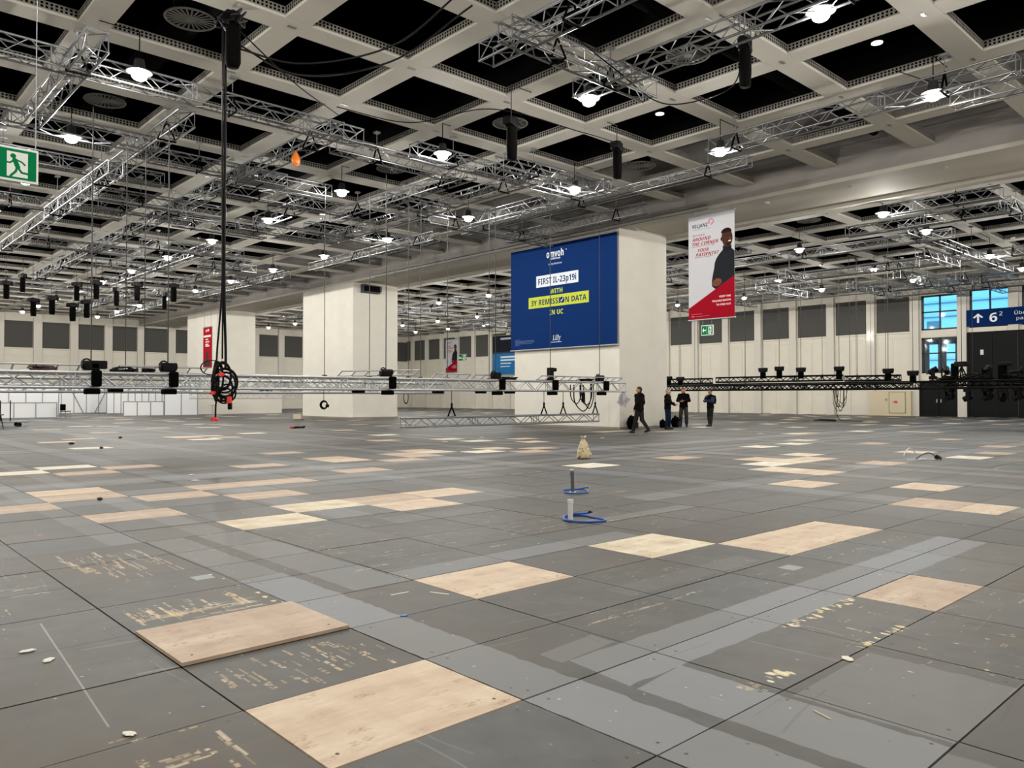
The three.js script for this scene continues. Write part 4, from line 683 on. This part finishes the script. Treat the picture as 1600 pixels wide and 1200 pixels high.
{
  const tex = canvasTex(512, 256, (g) => {
    g.fillStyle = '#e9efe9'; g.fillRect(0, 0, 512, 256); g.fillStyle = '#0d7a4c'; g.fillRect(8, 8, 236, 240); g.fillStyle = '#e9efe9'; g.fillRect(90, 112, 120, 32); g.beginPath(); g.moveTo(40, 128); g.lineTo(110, 60); g.lineTo(110, 196); g.fill(); g.save(); g.beginPath(); g.rect(252, 8, 252, 240); g.clip(); manSign(g, 252, 4, 252); g.restore();
  });
  const t = thing('exit_sign', 'large green emergency exit sign with a running figure at the left edge', 'sign', 1.955, 12.2, 4.34);
  mesh('housing', box(.94, .46, .06, 0, .22, -.032), M.whitePanel, t); mesh('print', new THREE.PlaneGeometry(.92, .43).translate(0, .22, .0), printMat(tex), t);
  for (const x of [-.35, .44]) mesh('wire', rod(P(x, .45, -.03), P(x, ZC - 4.34, -.03), .006), M.steel, t);
  const tex2 = tex.clone(), t2 = thing('exit_sign', 'small green exit sign with an arrow under the tall banner', 'sign', 39.58, 25.83, 5.06);
  mesh('housing', box(.06, .6, .82, .032, .3, 0), M.whitePanel, t2); mesh('print', new THREE.PlaneGeometry(.78, .56).rotateY(-Math.PI / 2).translate(-.001, .3, 0), printMat(tex2), t2); for (const z of [-.3, .3]) mesh('wire', rod(P(.03, .6, z), P(.03, ZC - 5.06, z), .008), M.steel, t2);
  const t3 = thing('exit_sign', 'tiny green exit sign by the small far banner', 'sign', 60.93, 75.1, 5.87);
  mesh('housing', box(.06, .9, 2.0, .032, .45, 0), M.whitePanel, t3); mesh('print', new THREE.PlaneGeometry(1.9, .84).rotateY(-Math.PI / 2).translate(-.001, .45, 0), printMat(tex.clone()), t3);
}
{ const t = thing('loudspeaker', 'dark wall loudspeaker at the top of the bare pillar', 'speaker', 27.9, 44.04, 8.25); mesh('cabinet', new THREE.ExtrudeGeometry(new THREE.Shape([[-.7, 0], [.55, 0], [.7, .15], [.7, .5], [-.7, .55]].map(a => new THREE.Vector2(...a))), { depth: .35, bevelEnabled: false }), mat('#303236', .6), t); mesh('grille', box(1.2, .36, .012, -.05, .27, .356), M.duct, t); }

// ---------------------------------------------------------------- exhibition stand walls at the far left
function standWall(label, u0, u1, v, h, n, brace) {
  const t = thing('stand_wall', label, 'partition', u0, v, 0), w = (u1 - u0) / n;
  for (let k = 0; k < n; k++) mesh('panel', box(w - .05, h - .1, .02, (k + .5) * w, h / 2, 0), M.whitePanel, t);
  for (let k = 0; k <= n; k++) mesh('post', box(.06, h, .06, k * w, h / 2, 0), M.greyFrame, t);
  for (const y of [.03, h - .03]) mesh('rail', box(u1 - u0, .06, .05, (u1 - u0) / 2, y, 0), M.greyFrame, t);
  if (brace) for (const [a, b] of brace) mesh('brace', rod(P(a, h, .06), P(b, .05, .06), .035), M.greyFrame, t);
}
standWall('low white stand counter of framed panels at the left edge', 4.3, 12.95, 59, 1.06, 7);
standWall('tall white stand wall behind the low counter at the left edge', 5, 14.6, 66, 2.5, 9);
standWall('tall white stand wall with two diagonal braces', 14.7, 22.4, 74.3, 2.6, 8, [[2.4, 3.6], [5.7, 4.5]]);
standWall('low white stand counter of three framed panels left of the cable coil', 17.45, 20.25, 60.2, 1.1, 3);
standWall('tall white two-panel stand wall next to the three-panel counter', 20.3, 22.75, 60.2, 2.5, 2);
standWall('grey-framed stand wall behind the three-panel counter', 19, 24.5, 70, 2.5, 10);
tag(mesh('partition_board', hbox(24.2, 31.5, 63.9, 64.0, 0, 1.9), M.plaster), 'low white board wall behind the small bar stool', 'partition');
{
  const c = thing('chair', 'black chair standing at the end of the low stand counter', 'chair', 13.3, 58.3, 0, .6);
  mesh('seat', rbox(.46, .06, .46, .02, 0, .46, 0), M.black, c); mesh('backrest', rbox(.46, .42, .05, .02, 0, .72, -.2), M.black, c); for (const [x, z] of [[-.2, -.2], [.2, -.2], [-.2, .2], [.2, .2]]) mesh('leg', cyl(.015, .015, .45, 8, x, .225, z), M.steel, c);
  const s = thing('bar_stool', 'small white bar stool in front of the white board wall', 'stool', 25, 62.9, 0); mesh('seat', new THREE.LatheGeometry([[0, .82], [.2, .84], [.22, .78], [.05, .72]].map(a => new THREE.Vector2(...a)), 16), M.whitePanel, s); mesh('stem', cyl(.035, .035, .74, 10, 0, .38, 0), M.aluDull, s); mesh('foot', cyl(.2, .22, .03, 20, 0, .015, 0), M.aluDull, s);
  const t = thing('folding_table', 'brown folding table at the left picture edge', 'table', 6.3, 41.2, 0, .1);
  mesh('table_top', rbox(1.9, .05, .8, .015, -.4, .62, 0), mat('#4a3d35', .6), t); for (const [x, z] of [[-1.2, .3], [-1.2, -.3], [.45, .3], [.45, -.3]]) mesh('leg', rod(P(x, .6, z), P(x + .1, 0, z), .02), M.blackMetal, t);
  const p = thing('pallet_truck', 'low flat trolley with two upright handles at the left edge', 'trolley', 6.6, 43.5, 0, 0); mesh('deck', rbox(2.8, .06, .9, .02, .3, .24, 0), M.greyFrame, p); for (const x of [.55, .95]) mesh('upright', rod(P(x, .25, .2), P(x, 1.25, .2), .025), M.blackMetal, p); for (const x of [-.8, 1.3]) for (const z of [-.35, .35]) mesh('wheel', cyl(.1, .1, .06, 14).rotateX(Math.PI / 2).translate(x, .1, z), M.rubber, p);
  const b = thing('blue_bag', 'light blue plastic bag lying on the folding table', 'bag', 6.05, 41.2, .645); mesh('sack', new THREE.IcosahedronGeometry(.2, 3).scale(1.2, .75, .9).translate(0, .13, 0), mat('#3f93c9', .4), b);
}

// ---------------------------------------------------------------- small things on the floor
function lump(r, sx, sy, sz, sd) { const g = new THREE.IcosahedronGeometry(r, 3), p = g.attributes.position; for (let k = 0; k < p.count; k++) { const x = p.getX(k) / r, y = p.getY(k) / r, z = p.getZ(k) / r, f = 1 + .18 * Math.sin(x * 5 + sd) * Math.cos(z * 6 + sd * 2) + .1 * Math.sin(y * 9 + x * 7 + sd); p.setXYZ(k, x * r * f * sx, Math.max(-r * .82, y * r * f) * sy, z * r * f * sz); } g.computeVertexNormals(); return g; }
{ // upright supply pipes with coiled blue hoses
  const a = thing('supply_pipe', 'dark grey upright pipe standing in a blue hose ring', 'pipe', 8.45, 7.82, 0);
  mesh('tube', new THREE.LatheGeometry([[0, 0], [.026, 0], [.026, .27], [.032, .275], [.032, .3], [.029, .305], [.031, .31], [.031, .33], [0, .33]].map(b => new THREE.Vector2(...b)), 18), M.greyPipe, a); mesh('collar', cyl(.05, .055, .02, 18, 0, .01, 0), M.whitePipe, a); a.rotation.z = .05;
  const b = thing('supply_pipe', 'white upright pipe standing at the end of a blue hose loop', 'pipe', 6.52, 6.07, 0);
  mesh('tube', new THREE.LatheGeometry([[0, 0], [.028, 0], [.028, .2], [.035, .205], [.035, .225], [.031, .228], [.035, .232], [.035, .25], [.03, .252], [.03, .2]].map(c => new THREE.Vector2(...c)), 18), M.whitePipe, b);
  // image-plane axes on the floor: r = to the right of the picture, f = away from the viewer
  const rx = .734, rz = .679, fl = (r, f, y) => P(r * rx + f * rz, y, r * rz - f * rx);
  const h1 = thing('hose', 'small blue hose ring around the dark pipe', 'hose', 8.45, 7.82, 0);
  const ring = []; for (let k = 0; k < 26; k++) { const t = k / 12 * Math.PI; ring.push(fl(.05 + (.165 + .012 * (k / 26)) * Math.cos(t + 2.6), (.2 + .01 * k / 12) * Math.sin(t + 2.6) + .02, .014 + .022 * (k / 25))); } ring.push(fl(.16, .1, .06), fl(.2, .06, .085)); mesh('tube', tube(ring, .0125, 120, 8), M.blueHose, h1); mesh('coupling', cyl(.016, .016, .05, 10).rotateZ(1.2).translate(...fl(.21, .05, .085).toArray()), M.steel, h1);
  const h2 = thing('hose', 'large blue hose loop around the white pipe', 'hose', 6.52, 6.07, 0);
  const loop = [[.04, -.1], [-.06, 0], [-.07, .16], [-.02, .32], [.08, .42], [.2, .36], [.3, .2], [.39, .06], [.4, -.02], [.33, -.09], [.2, -.13], [.06, -.1], [-.05, -.02], [-.075, .14], [-.03, .3], [.06, .4], [.16, .4], [.25, .42]].map(([r, f], k) => fl(r, f * .95, k < 12 ? .014 : .014 + .004 * (k - 11))); mesh('tube', tube(loop, .0125, 140, 8), M.blueHose, h2); mesh('coupling', cyl(.015, .015, .1, 10).rotateZ(1.45).rotateY(.5).translate(...fl(.27, .42, .045).toArray()), M.blackMetal, h2);
  const s = thing('plastic_bag', 'upright crumpled plastic bag of yellowish rubbish on the floor', 'bag', 13.35, 12.0, 0);
  const g = new THREE.LatheGeometry([[0, 0], [.13, .005], [.16, .04], [.155, .12], [.13, .2], [.115, .26], [.1, .32], [.075, .38], [.045, .43], [.035, .46], [.07, .5]].map(b => new THREE.Vector2(...b)), 28, 0, Math.PI * 2), p = g.attributes.position;
  for (let k = 0; k < p.count; k++) { const x = p.getX(k), y = p.getY(k), z = p.getZ(k), a2 = Math.atan2(z, x), f = 1 + .12 * Math.sin(a2 * 5 + y * 30) + .08 * Math.sin(a2 * 9 - y * 50); p.setXYZ(k, x * f - .06 * y, y, z * f); } g.computeVertexNormals();
  const bagTex = canvasTex(256, 256, (c, w, h) => { c.fillStyle = '#cdbf9a'; c.fillRect(0, 0, w, h); for (let k = 0; k < 240; k++) { c.fillStyle = ['rgba(226,218,190,.8)', 'rgba(150,130,90,.7)', 'rgba(84,70,52,.7)', 'rgba(216,200,150,.8)'][(rnd() * 4) | 0]; c.beginPath(); c.ellipse(rr(0, w), rr(0, h), rr(3, 14), rr(2, 8), rr(0, 3), 0, 7); c.fill(); } });
  mesh('sack', g, mat('#ffffff', .35, { map: bagTex, side: THREE.DoubleSide }), s); mesh('tied_ends', join([rod(P(-.03, .46, 0), P(-.1, .52, .02), .014), rod(P(-.03, .46, 0), P(.06, .52, 0), .012)]), M.litter, s);
}
{ // backpacks by the pillar
  function pack(u, v, turn, s, label) { const t = thing('backpack', label, 'backpack', u, v, 0, turn); mesh('body', lump(.24 * s, 1, 1.15, .75, s * 5).translate(0, .24 * s * .82 * 1.15, 0), M.black, t); mesh('pocket', rbox(.28 * s, .22 * s, .1 * s, .03, 0, .16 * s, .19 * s), mat('#16171b', .8), t); mesh('handle', new THREE.TorusGeometry(.05 * s, .01, 6, 12, 3.14).translate(0, .49 * s, 0), M.black, t); }
  pack(27.05, 21.5, .8, 1.15, 'large black backpack leaning on the pillar behind the walking man'); pack(29.3, 21.5, 1.2, .75, 'small black bag at the pillar foot left of the man in jeans'); pack(30.35, 21.55, .3, 1.0, 'black bag on the floor right of the man in jeans');
}
{ // cables and plugs left on the floor
  const w = thing('loose_cable', 'grey and white loose cable ends sticking out of the floor at the right', 'cable', 18.4, 6.8, 0);
  mesh('white_lead', tube([P(-.1, .01, 0), P(-.2, .12, 0), P(-.05, .27, .05), P(.15, .18, .1), P(.3, .03, .1), P(.55, .015, .2)], .011, 40, 6), M.whitePipe, w); mesh('grey_lead', tube([P(.2, .015, .1), P(.35, .12, .2), P(.5, .15, .3), P(.62, .03, .42)], .014, 30, 6), M.greyPipe, w); mesh('thin_lead', tube([P(-.15, .01, .05), P(.05, .02, .2), P(.3, .02, .25), P(.5, .012, .5)], .008, 30, 6), M.whitePipe, w);
  const pl = thing('plug', 'dark red power plug lying on the floor beside the loose cables', 'plug', 18.95, 6.35, 0); mesh('body', cyl(.045, .055, .14, 14).rotateZ(1.3).translate(0, .055, 0), mat('#5e1f26', .5), pl); mesh('cap', cyl(.05, .05, .04, 14).rotateZ(1.3).translate(-.07, .06, 0), M.blackMetal, pl);
  const r = thing('cable_heap', 'red and black cable heap on the floor before the bare pillar', 'cable', 16.6, 32.1, 0); const pts = []; for (let k = 0; k < 24; k++) pts.push(P(rr(-.28, .35), rr(.02, .1), rr(-.2, .2))); mesh('cable', tube(pts, .02, 120, 5), M.rubber, r); mesh('plug', rbox(.14, .09, .1, .02, -.35, .06, .1), M.red, r);
  const bx = thing('floor_box', 'small open floor box left of the bare pillar foot', 'box', 22.8, 44.2, 0); mesh('lid', box(.5, .36, .03, 0, .18, 0), M.beige, bx); mesh('tray', box(.55, .05, .4, 0, .025, .2), M.greyPipe, bx);
}
{ // scraps of paper, tape and wood
  const sc = [[.97, 5.03, .03, 0, 'white crumpled paper with a red stain at the left'], [1.02, 4.78, .03, 0, 'torn white paper strip below the stained paper'], [1.05, 3.51, .025, 0, 'torn white tape scrap near the lower left corner'], [2.92, 4.19, .02, 2, 'small blue tape scrap on the panel joint between two plywood panels'], [4.2, 1.87, .03, 0, 'white star-shaped paper scrap at the joint on the lower right'], [3.1, 11.7, .035, 1, 'dark rubbish bits on the floor at the left'], [6.1, 26, .06, 1, 'dark lump on the far floor, left of three'], [8.2, 28.6, .06, 1, 'dark lump on the far floor, right of three'], [6.2, 23.3, .05, 1, 'dark lump on the far floor, nearest of three'], [20.4, 17.5, .06, 0, 'white paper ball before the white pillar'], [17.6, 20.6, .08, 0, 'white crumpled sheet left of the low hung truss'], [15, 19.3, .08, 0, 'white paper ball under the low hung truss'], [27.2, 15.4, .1, 0, 'white paper scrap in front of the standing men'], [11.1, 10.3, .05, 0, 'white scrap on the floor behind the dark pipe'], [5.3, 14.3, .05, 0, 'white scrap on the floor far left'], [5.0, 13.3, .05, 0, 'pale scrap near the far left plywood strip']];
  sc.forEach(([u, v, r, k, label], i) => { const m = tag(mesh(k === 1 ? 'rubbish_lump' : 'paper_scrap', lump(r, 1.3, k === 1 ? .6 : .14, .8, i + 1), [M.litter, M.brownLitter, mat('#2f86d0', .5)][k]), label, k === 1 ? 'rubbish' : 'scrap'); m.position.copy(V3(u, v, r * (k === 1 ? .48 : .11) + .002)); m.rotation.y = i; });
  const st = tag(mesh('wood_splinter', box(.1, .003, .005), mat('#d8c9a0', .8)), 'thin pale wood splinter on the lower right floor', 'splinter'); st.position.copy(V3(3.38, 1.62, .004)); st.rotation.y = 1.2;
}
// ---------------------------------------------------------------- people: skeleton of tapered capsules, joined smoothly and meshed by surface nets
function skin(bones, cell, k) {                                       // bones: [ax,ay,az,ra, bx,by,bz,rb]
  let lo = [1e9, 1e9, 1e9], hi = [-1e9, -1e9, -1e9];
  for (const b of bones) for (const o of [0, 4]) for (let c = 0; c < 3; c++) { lo[c] = Math.min(lo[c], b[o + c] - b[o + 3] - 3 * cell); hi[c] = Math.max(hi[c], b[o + c] + b[o + 3] + 3 * cell); }
  const n = lo.map((l, c) => Math.ceil((hi[c] - l) / cell) + 1), F = new Float32Array(n[0] * n[1] * n[2]).fill(1), at = (x, y, z) => (z * n[1] + y) * n[0] + x;
  for (const b of bones) {
    const d = [b[4] - b[0], b[5] - b[1], b[6] - b[2]], dd = d[0] ** 2 + d[1] ** 2 + d[2] ** 2 || 1e-9, R = Math.max(b[3], b[7]) + 4 * cell + k;
    const a = [0, 1, 2].map(c => Math.max(0, Math.floor((Math.min(b[c], b[4 + c]) - R - lo[c]) / cell))), e = [0, 1, 2].map(c => Math.min(n[c] - 1, Math.ceil((Math.max(b[c], b[4 + c]) + R - lo[c]) / cell)));
    for (let z = a[2]; z <= e[2]; z++) for (let y = a[1]; y <= e[1]; y++) for (let x = a[0]; x <= e[0]; x++) {
      const px = lo[0] + x * cell - b[0], py = lo[1] + y * cell - b[1], pz = lo[2] + z * cell - b[2], t = Math.max(0, Math.min(1, (px * d[0] + py * d[1] + pz * d[2]) / dd));
      const s = Math.hypot(px - d[0] * t, py - d[1] * t, pz - d[2] * t) - (b[3] + (b[7] - b[3]) * t), i = at(x, y, z), h = Math.max(0, k - Math.abs(F[i] - s)) / k; F[i] = Math.min(F[i], s) - h * h * k * .25;
    }
  }
  const pos = [], idx = [], id = new Int32Array(F.length).fill(-1);
  for (let z = 0; z < n[2] - 1; z++) for (let y = 0; y < n[1] - 1; y++) for (let x = 0; x < n[0] - 1; x++) {
    let c = 0, sx = 0, sy = 0, sz = 0;
    const edge = (x0, y0, z0, x1, y1, z1) => { const p = F[at(x + x0, y + y0, z + z0)], q = F[at(x + x1, y + y1, z + z1)]; if ((p < 0) !== (q < 0)) { const t = p / (p - q); sx += x0 + (x1 - x0) * t; sy += y0 + (y1 - y0) * t; sz += z0 + (z1 - z0) * t; c++; } };
    for (const i of [0, 1]) for (const j of [0, 1]) { edge(0, i, j, 1, i, j); edge(i, 0, j, i, 1, j); edge(i, j, 0, i, j, 1); }
    if (c) { id[at(x, y, z)] = pos.length / 3; pos.push(lo[0] + (x + sx / c) * cell, lo[1] + (y + sy / c) * cell, lo[2] + (z + sz / c) * cell); }
  }
  const quad = (a, b, c, d, f) => { if (Math.min(a, b, c, d) < 0) return; f ? idx.push(a, b, c, a, c, d) : idx.push(a, c, b, a, d, c); };
  for (let z = 1; z < n[2] - 1; z++) for (let y = 1; y < n[1] - 1; y++) for (let x = 1; x < n[0] - 1; x++) {
    const s = F[at(x, y, z)] < 0;
    if (s !== F[at(x + 1, y, z)] < 0) quad(id[at(x, y - 1, z - 1)], id[at(x, y, z - 1)], id[at(x, y, z)], id[at(x, y - 1, z)], s);
    if (s !== F[at(x, y + 1, z)] < 0) quad(id[at(x - 1, y, z - 1)], id[at(x - 1, y, z)], id[at(x, y, z)], id[at(x, y, z - 1)], s);
    if (s !== F[at(x, y, z + 1)] < 0) quad(id[at(x - 1, y - 1, z)], id[at(x, y - 1, z)], id[at(x, y, z)], id[at(x - 1, y, z)], s);
  }
  const g = new THREE.BufferGeometry(); g.setAttribute('position', new THREE.Float32BufferAttribute(pos, 3)); g.setIndex(idx); g.computeVertexNormals(); return g;
}
const B = (a, ra, b, rb) => [...a, ra, ...b, rb], mix3 = (a, b, t) => a.map((x, i) => x + (b[i] - x) * t), off = (a, x, y, z) => [a[0] + x, a[1] + y, a[2] + z];
// hand bones: wrist w, direction d along the hand, p palm normal side; five unequal fingers, slightly curled
function hand(w, d, side, curl) {
  const D = new THREE.Vector3(...d).normalize(), S = new THREE.Vector3(side[0], side[1], side[2]); S.addScaledVector(D, -S.dot(D)).normalize(); const N = new THREE.Vector3().crossVectors(D, S), out = [];
  const pt = (a, b, c) => [w[0] + D.x * a + S.x * b + N.x * c, w[1] + D.y * a + S.y * b + N.y * c, w[2] + D.z * a + S.z * b + N.z * c];
  out.push(B(pt(0, 0, 0), .025, pt(.05, -.012, 0), .024), B(pt(0, 0, 0), .025, pt(.05, .014, 0), .024), B(pt(.03, -.02, 0), .017, pt(.09, -.03, 0), .014), B(pt(.03, .02, 0), .018, pt(.09, .028, 0), .014));
  [[-.032, .062], [-.011, .074], [.011, .08], [.031, .07]].forEach(([s, l]) => { const a = pt(.085, s, 0), b = pt(.085 + l * .5, s * 1.08, l * .3 * curl), c = pt(.085 + l * (.95 - .45 * curl), s * 1.08, l * .75 * curl); out.push(B(a, .0095, b, .009), B(b, .009, c, .0078)); });
  const a = pt(.02, .022, .005), b = pt(.055, .052, .018), c = pt(.085, .055, .03); out.push(B(a, .013, b, .011), B(b, .0105, c, .009)); return out;
}
function person(o) {
  const t = thing('person', o.label, 'person', o.u, o.v, 0, o.turn, 'four men in dark work clothes'), H = o.height, K = p => p.map(x => x * H);
  const J = { hip: [0, .53, 0], chest: [0, .72, .005], neck: [0, .835, -.005], head: [0, .925, .012], ...o.joints }; for (const k in J) J[k] = K(J[k]);
  const b = (p, ra, q, rb) => B(J[p], ra * H, J[q], rb * H), X = .1 * H;
  const torso = [b('hipL', .052, 'hipR', .052), B(off(J.hip, -.03 * H, .02 * H, 0), .055 * H, off(J.chest, -.04 * H, -.03 * H, 0), .058 * H), B(off(J.hip, .03 * H, .02 * H, 0), .055 * H, off(J.chest, .04 * H, -.03 * H, 0), .058 * H), B(off(J.chest, -.04 * H, 0, 0), .062 * H, off(J.chest, .04 * H, 0, 0), .062 * H), b('shL', .036, 'shR', .036), B(J.chest, .06 * H, J.neck, .034 * H)];
  const arms = [], legs = [];
  for (const s of ['L', 'R']) { arms.push(b('sh' + s, .034, 'el' + s, .026), b('el' + s, .026, 'wr' + s, .017)); legs.push(b('hip' + s, .05, 'kn' + s, .034), b('kn' + s, .034, 'an' + s, .022)); }
  const grow = (list, r) => list.map(q => { const c = q.slice(); c[3] += r * H; c[7] += r * H; return c; });
  const hd = J.head, headB = [B(off(hd, 0, .012 * H, -.008 * H), .05 * H, off(hd, 0, .015 * H, .006 * H), .05 * H), B(off(hd, 0, -.025 * H, .016 * H), .034 * H, off(hd, 0, -.043 * H, .024 * H), .024 * H), B(J.neck, .031 * H, off(hd, 0, -.03 * H, -.004 * H), .03 * H)];
  const nz = o.headTurn ?? 0, rotH = q => { const c = Math.cos(nz), s = Math.sin(nz), f = (x, z) => [hd[0] + (x - hd[0]) * c + (z - hd[2]) * s, hd[2] - (x - hd[0]) * s + (z - hd[2]) * c]; const r = q.slice(); [r[0], r[2]] = f(q[0], q[2]); [r[4], r[6]] = f(q[4], q[6]); return r; };
  const face = [B(off(hd, 0, .002 * H, .054 * H), .006 * H, off(hd, 0, -.014 * H, .064 * H), .009 * H), B(off(hd, -.05 * H, .002 * H, -.004 * H), .008 * H, off(hd, -.053 * H, -.014 * H, -.002 * H), .007 * H), B(off(hd, .05 * H, .002 * H, -.004 * H), .008 * H, off(hd, .053 * H, -.014 * H, -.002 * H), .007 * H), B(off(hd, -.012 * H, -.032 * H, .05 * H), .006 * H, off(hd, .012 * H, -.032 * H, .05 * H), .006 * H)];
  const feet = []; for (const s of ['L', 'R']) feet.push(b('an' + s, .024, 'he' + s, .02), b('he' + s, .02, 'to' + s, .017), b('an' + s, .024, 'ba' + s, .022));
  const skinM = mat(o.skin ?? '#b98668', .6);
  const body = mesh('body', join([skin(grow([...torso, ...arms, ...legs, ...feet], -.006), .014, .03).toNonIndexed(), skin([...headB, ...face].map(rotH), .006, .02).toNonIndexed(), ...['L', 'R'].map(s => skin(hand(J['wr' + s], J['hd' + s].map((x, i) => x - J['wr' + s][i]), o.palm ?? [0, 0, 1], o.curl ?? .5), .005, .008).toNonIndexed())].map(g => { g.deleteAttribute('uv'); return g; })), skinM, t);
  for (const s of [-1, 1]) mesh('eye', new THREE.SphereGeometry(.0062 * H, 8, 6).translate(...rotH([...off(hd, s * .02 * H, .004 * H, .051 * H), 0, 0, 0, 0, 0]).slice(0, 3)), M.black, body);
  mesh('jacket', skin([...grow(torso, .015), ...grow(arms, .013), B(off(J.hip, -.035 * H, -.02 * H, 0), .066 * H, off(J.hip, .035 * H, -.02 * H, 0), .066 * H), B(J.neck, .042 * H, off(J.neck, 0, .012 * H, 0), .04 * H), ...(o.hood ? [B(off(J.neck, -.03 * H, 0, -.035 * H), .032 * H, off(J.neck, .03 * H, 0, -.035 * H), .032 * H)] : [])], .013, .03), dark(o.jacket, .9, .2), t);
  if (o.sleeves) mesh('sleeves', skin(grow(arms, .016), .012, .02), mat(o.sleeves, .8), t);
  mesh('trousers', skin([...grow(legs, .012), ...grow(torso.slice(0, 1), .006)], .013, .03), dark(o.trousers, .9, .2), t);
  if (o.knees) mesh('lower_legs', skin(grow(legs.filter((_, i) => i % 2).map(q => B(q.slice(0, 3), q[3], mix3(q.slice(0, 3), q.slice(4, 7), .8), q[7] + .006 * H)), .015), .012, .02), mat('#121214', .8), t);
  mesh('shoes', skin(grow(feet, .004), .009, .02), mat('#141315', .6), t);
  const capB = [B(off(hd, 0, .026 * H, -.014 * H), .052 * H, off(hd, 0, .028 * H, -.002 * H), .0515 * H), B(off(hd, 0, -.012 * H, -.03 * H), .034 * H, off(hd, 0, .01 * H, -.03 * H), .04 * H)].map(rotH);
  mesh(o.cap ? 'cap' : 'hair', skin(capB, .008, .02), mat(o.hair, .9), t);
  if (o.beard) mesh('beard', skin([B(off(hd, -.024 * H, -.036 * H, .022 * H), .02 * H, off(hd, .024 * H, -.036 * H, .022 * H), .02 * H), B(off(hd, 0, -.05 * H, .03 * H), .02 * H, off(hd, 0, -.052 * H, .034 * H), .018 * H)].map(rotH), .006, .02), mat(o.beard, .9), t);
  return t;
}
const std = { hipL: [.048, .525, 0], hipR: [-.048, .525, 0], shL: [.1, .8, 0], shR: [-.1, .8, 0] };
const foot = (x, z, y = 0, a = 0, pitch = 0) => { const s = Math.sin(a), c = Math.cos(a); return { an: [x, .05 + y, z], he: [x - .012 * s, .022 + y + pitch * .02, z - .018 * c], to: [x + .09 * s, .018 + y - pitch * .55 * y, z + .09 * c], ba: [x + .05 * s, .025 + y - pitch * .3 * y, z + .05 * c] }; };
const legsOf = (L, R, kL, kR) => ({ knL: kL, knR: kR, anL: L.an, anR: R.an, heL: L.he, heR: R.he, toL: L.to, toR: R.to, baL: L.ba, baR: R.ba });
const FACE = (r, f) => Math.atan2(r * .734 + f * .679, r * .679 - f * .734);     // turn towards r parts picture-right and f parts away
person({ label: 'man in a dark brown jacket and grey trousers walking past the pillar', u: 24.38, v: 19.0, turn: FACE(-.7, .72), height: 1.82, jacket: '#120e0d', trousers: '#282624', hair: '#3a2a20', hood: true, headTurn: .55, curl: .6,
  joints: { ...std, ...legsOf(foot(.05, .13), foot(-.05, -.2, .03, 0, 1), [.05, .29, .06], [-.05, .285, -.03]), elL: [.16, .66, -.06], wrL: [.165, .525, .0], hdL: [.165, .47, .02], elR: [-.17, .66, .02], wrR: [-.19, .53, .1], hdR: [-.19, .47, .13] } });
person({ label: 'man with a grey cap, black jacket and blue jeans holding out a hand', u: 28.23, v: 20.45, turn: FACE(.85, -.5), height: 1.77, jacket: '#070708', trousers: '#131f36', hair: '#8d8b86', cap: true, skin: '#c39a80', beard: '#8f8880', curl: .8,
  joints: { ...std, ...legsOf(foot(.06, .02, 0, .2), foot(-.06, -.02, 0, -.2), [.055, .29, .02], [-.055, .29, .01]), elL: [.14, .66, .03], wrL: [.12, .6, .15], hdL: [.11, .6, .2], elR: [-.15, .66, .05], wrR: [-.12, .64, .2], hdR: [-.1, .64, .26], head: [0, .922, .022] } });
person({ label: 'red-haired man in a black jacket and grey work trousers, hands joined', u: 31.25, v: 21.71, turn: FACE(-.45, -.9), height: 1.86, jacket: '#0a0a0b', trousers: '#3a3836', knees: true, hair: '#7d3a1e', skin: '#c58a6e', beard: '#8a4a2c', curl: 1,
  joints: { ...std, ...legsOf(foot(.085, .04, 0, .35), foot(-.085, -.02, 0, -.35), [.075, .29, .02], [-.075, .29, .01]), elL: [.15, .67, .02], wrL: [.06, .655, .13], hdL: [.0, .665, .15], elR: [-.15, .67, .02], wrR: [-.06, .65, .12], hdR: [0, .66, .15], head: [0, .918, .03] } });
{ const p = person({ label: 'man with a dark cap, blue sleeves and a backpack, arms folded', u: 32.25, v: 20.88, turn: FACE(-.85, -.45), height: 1.77, jacket: '#0e1010', sleeves: '#14284f', trousers: '#22261f', knees: true, hair: '#1a1718', cap: true, skin: '#b98a70', curl: 1, headTurn: .2,
  joints: { ...std, ...legsOf(foot(.07, .06, 0, .3), foot(-.07, -.04, 0, -.3), [.065, .29, .03], [-.06, .29, .0]), elL: [.14, .68, .06], wrL: [-.02, .7, .13], hdL: [-.07, .7, .13], elR: [-.14, .69, .07], wrR: [-.03, .8, .12], hdR: [-.01, .855, .1], head: [0, .925, .02] } });
  mesh('backpack', lump(.17, .85, 1.35, .6, 3).translate(0, 1.27, -.22), mat('#101012', .8), p); }

renderer.render(scene, camera);
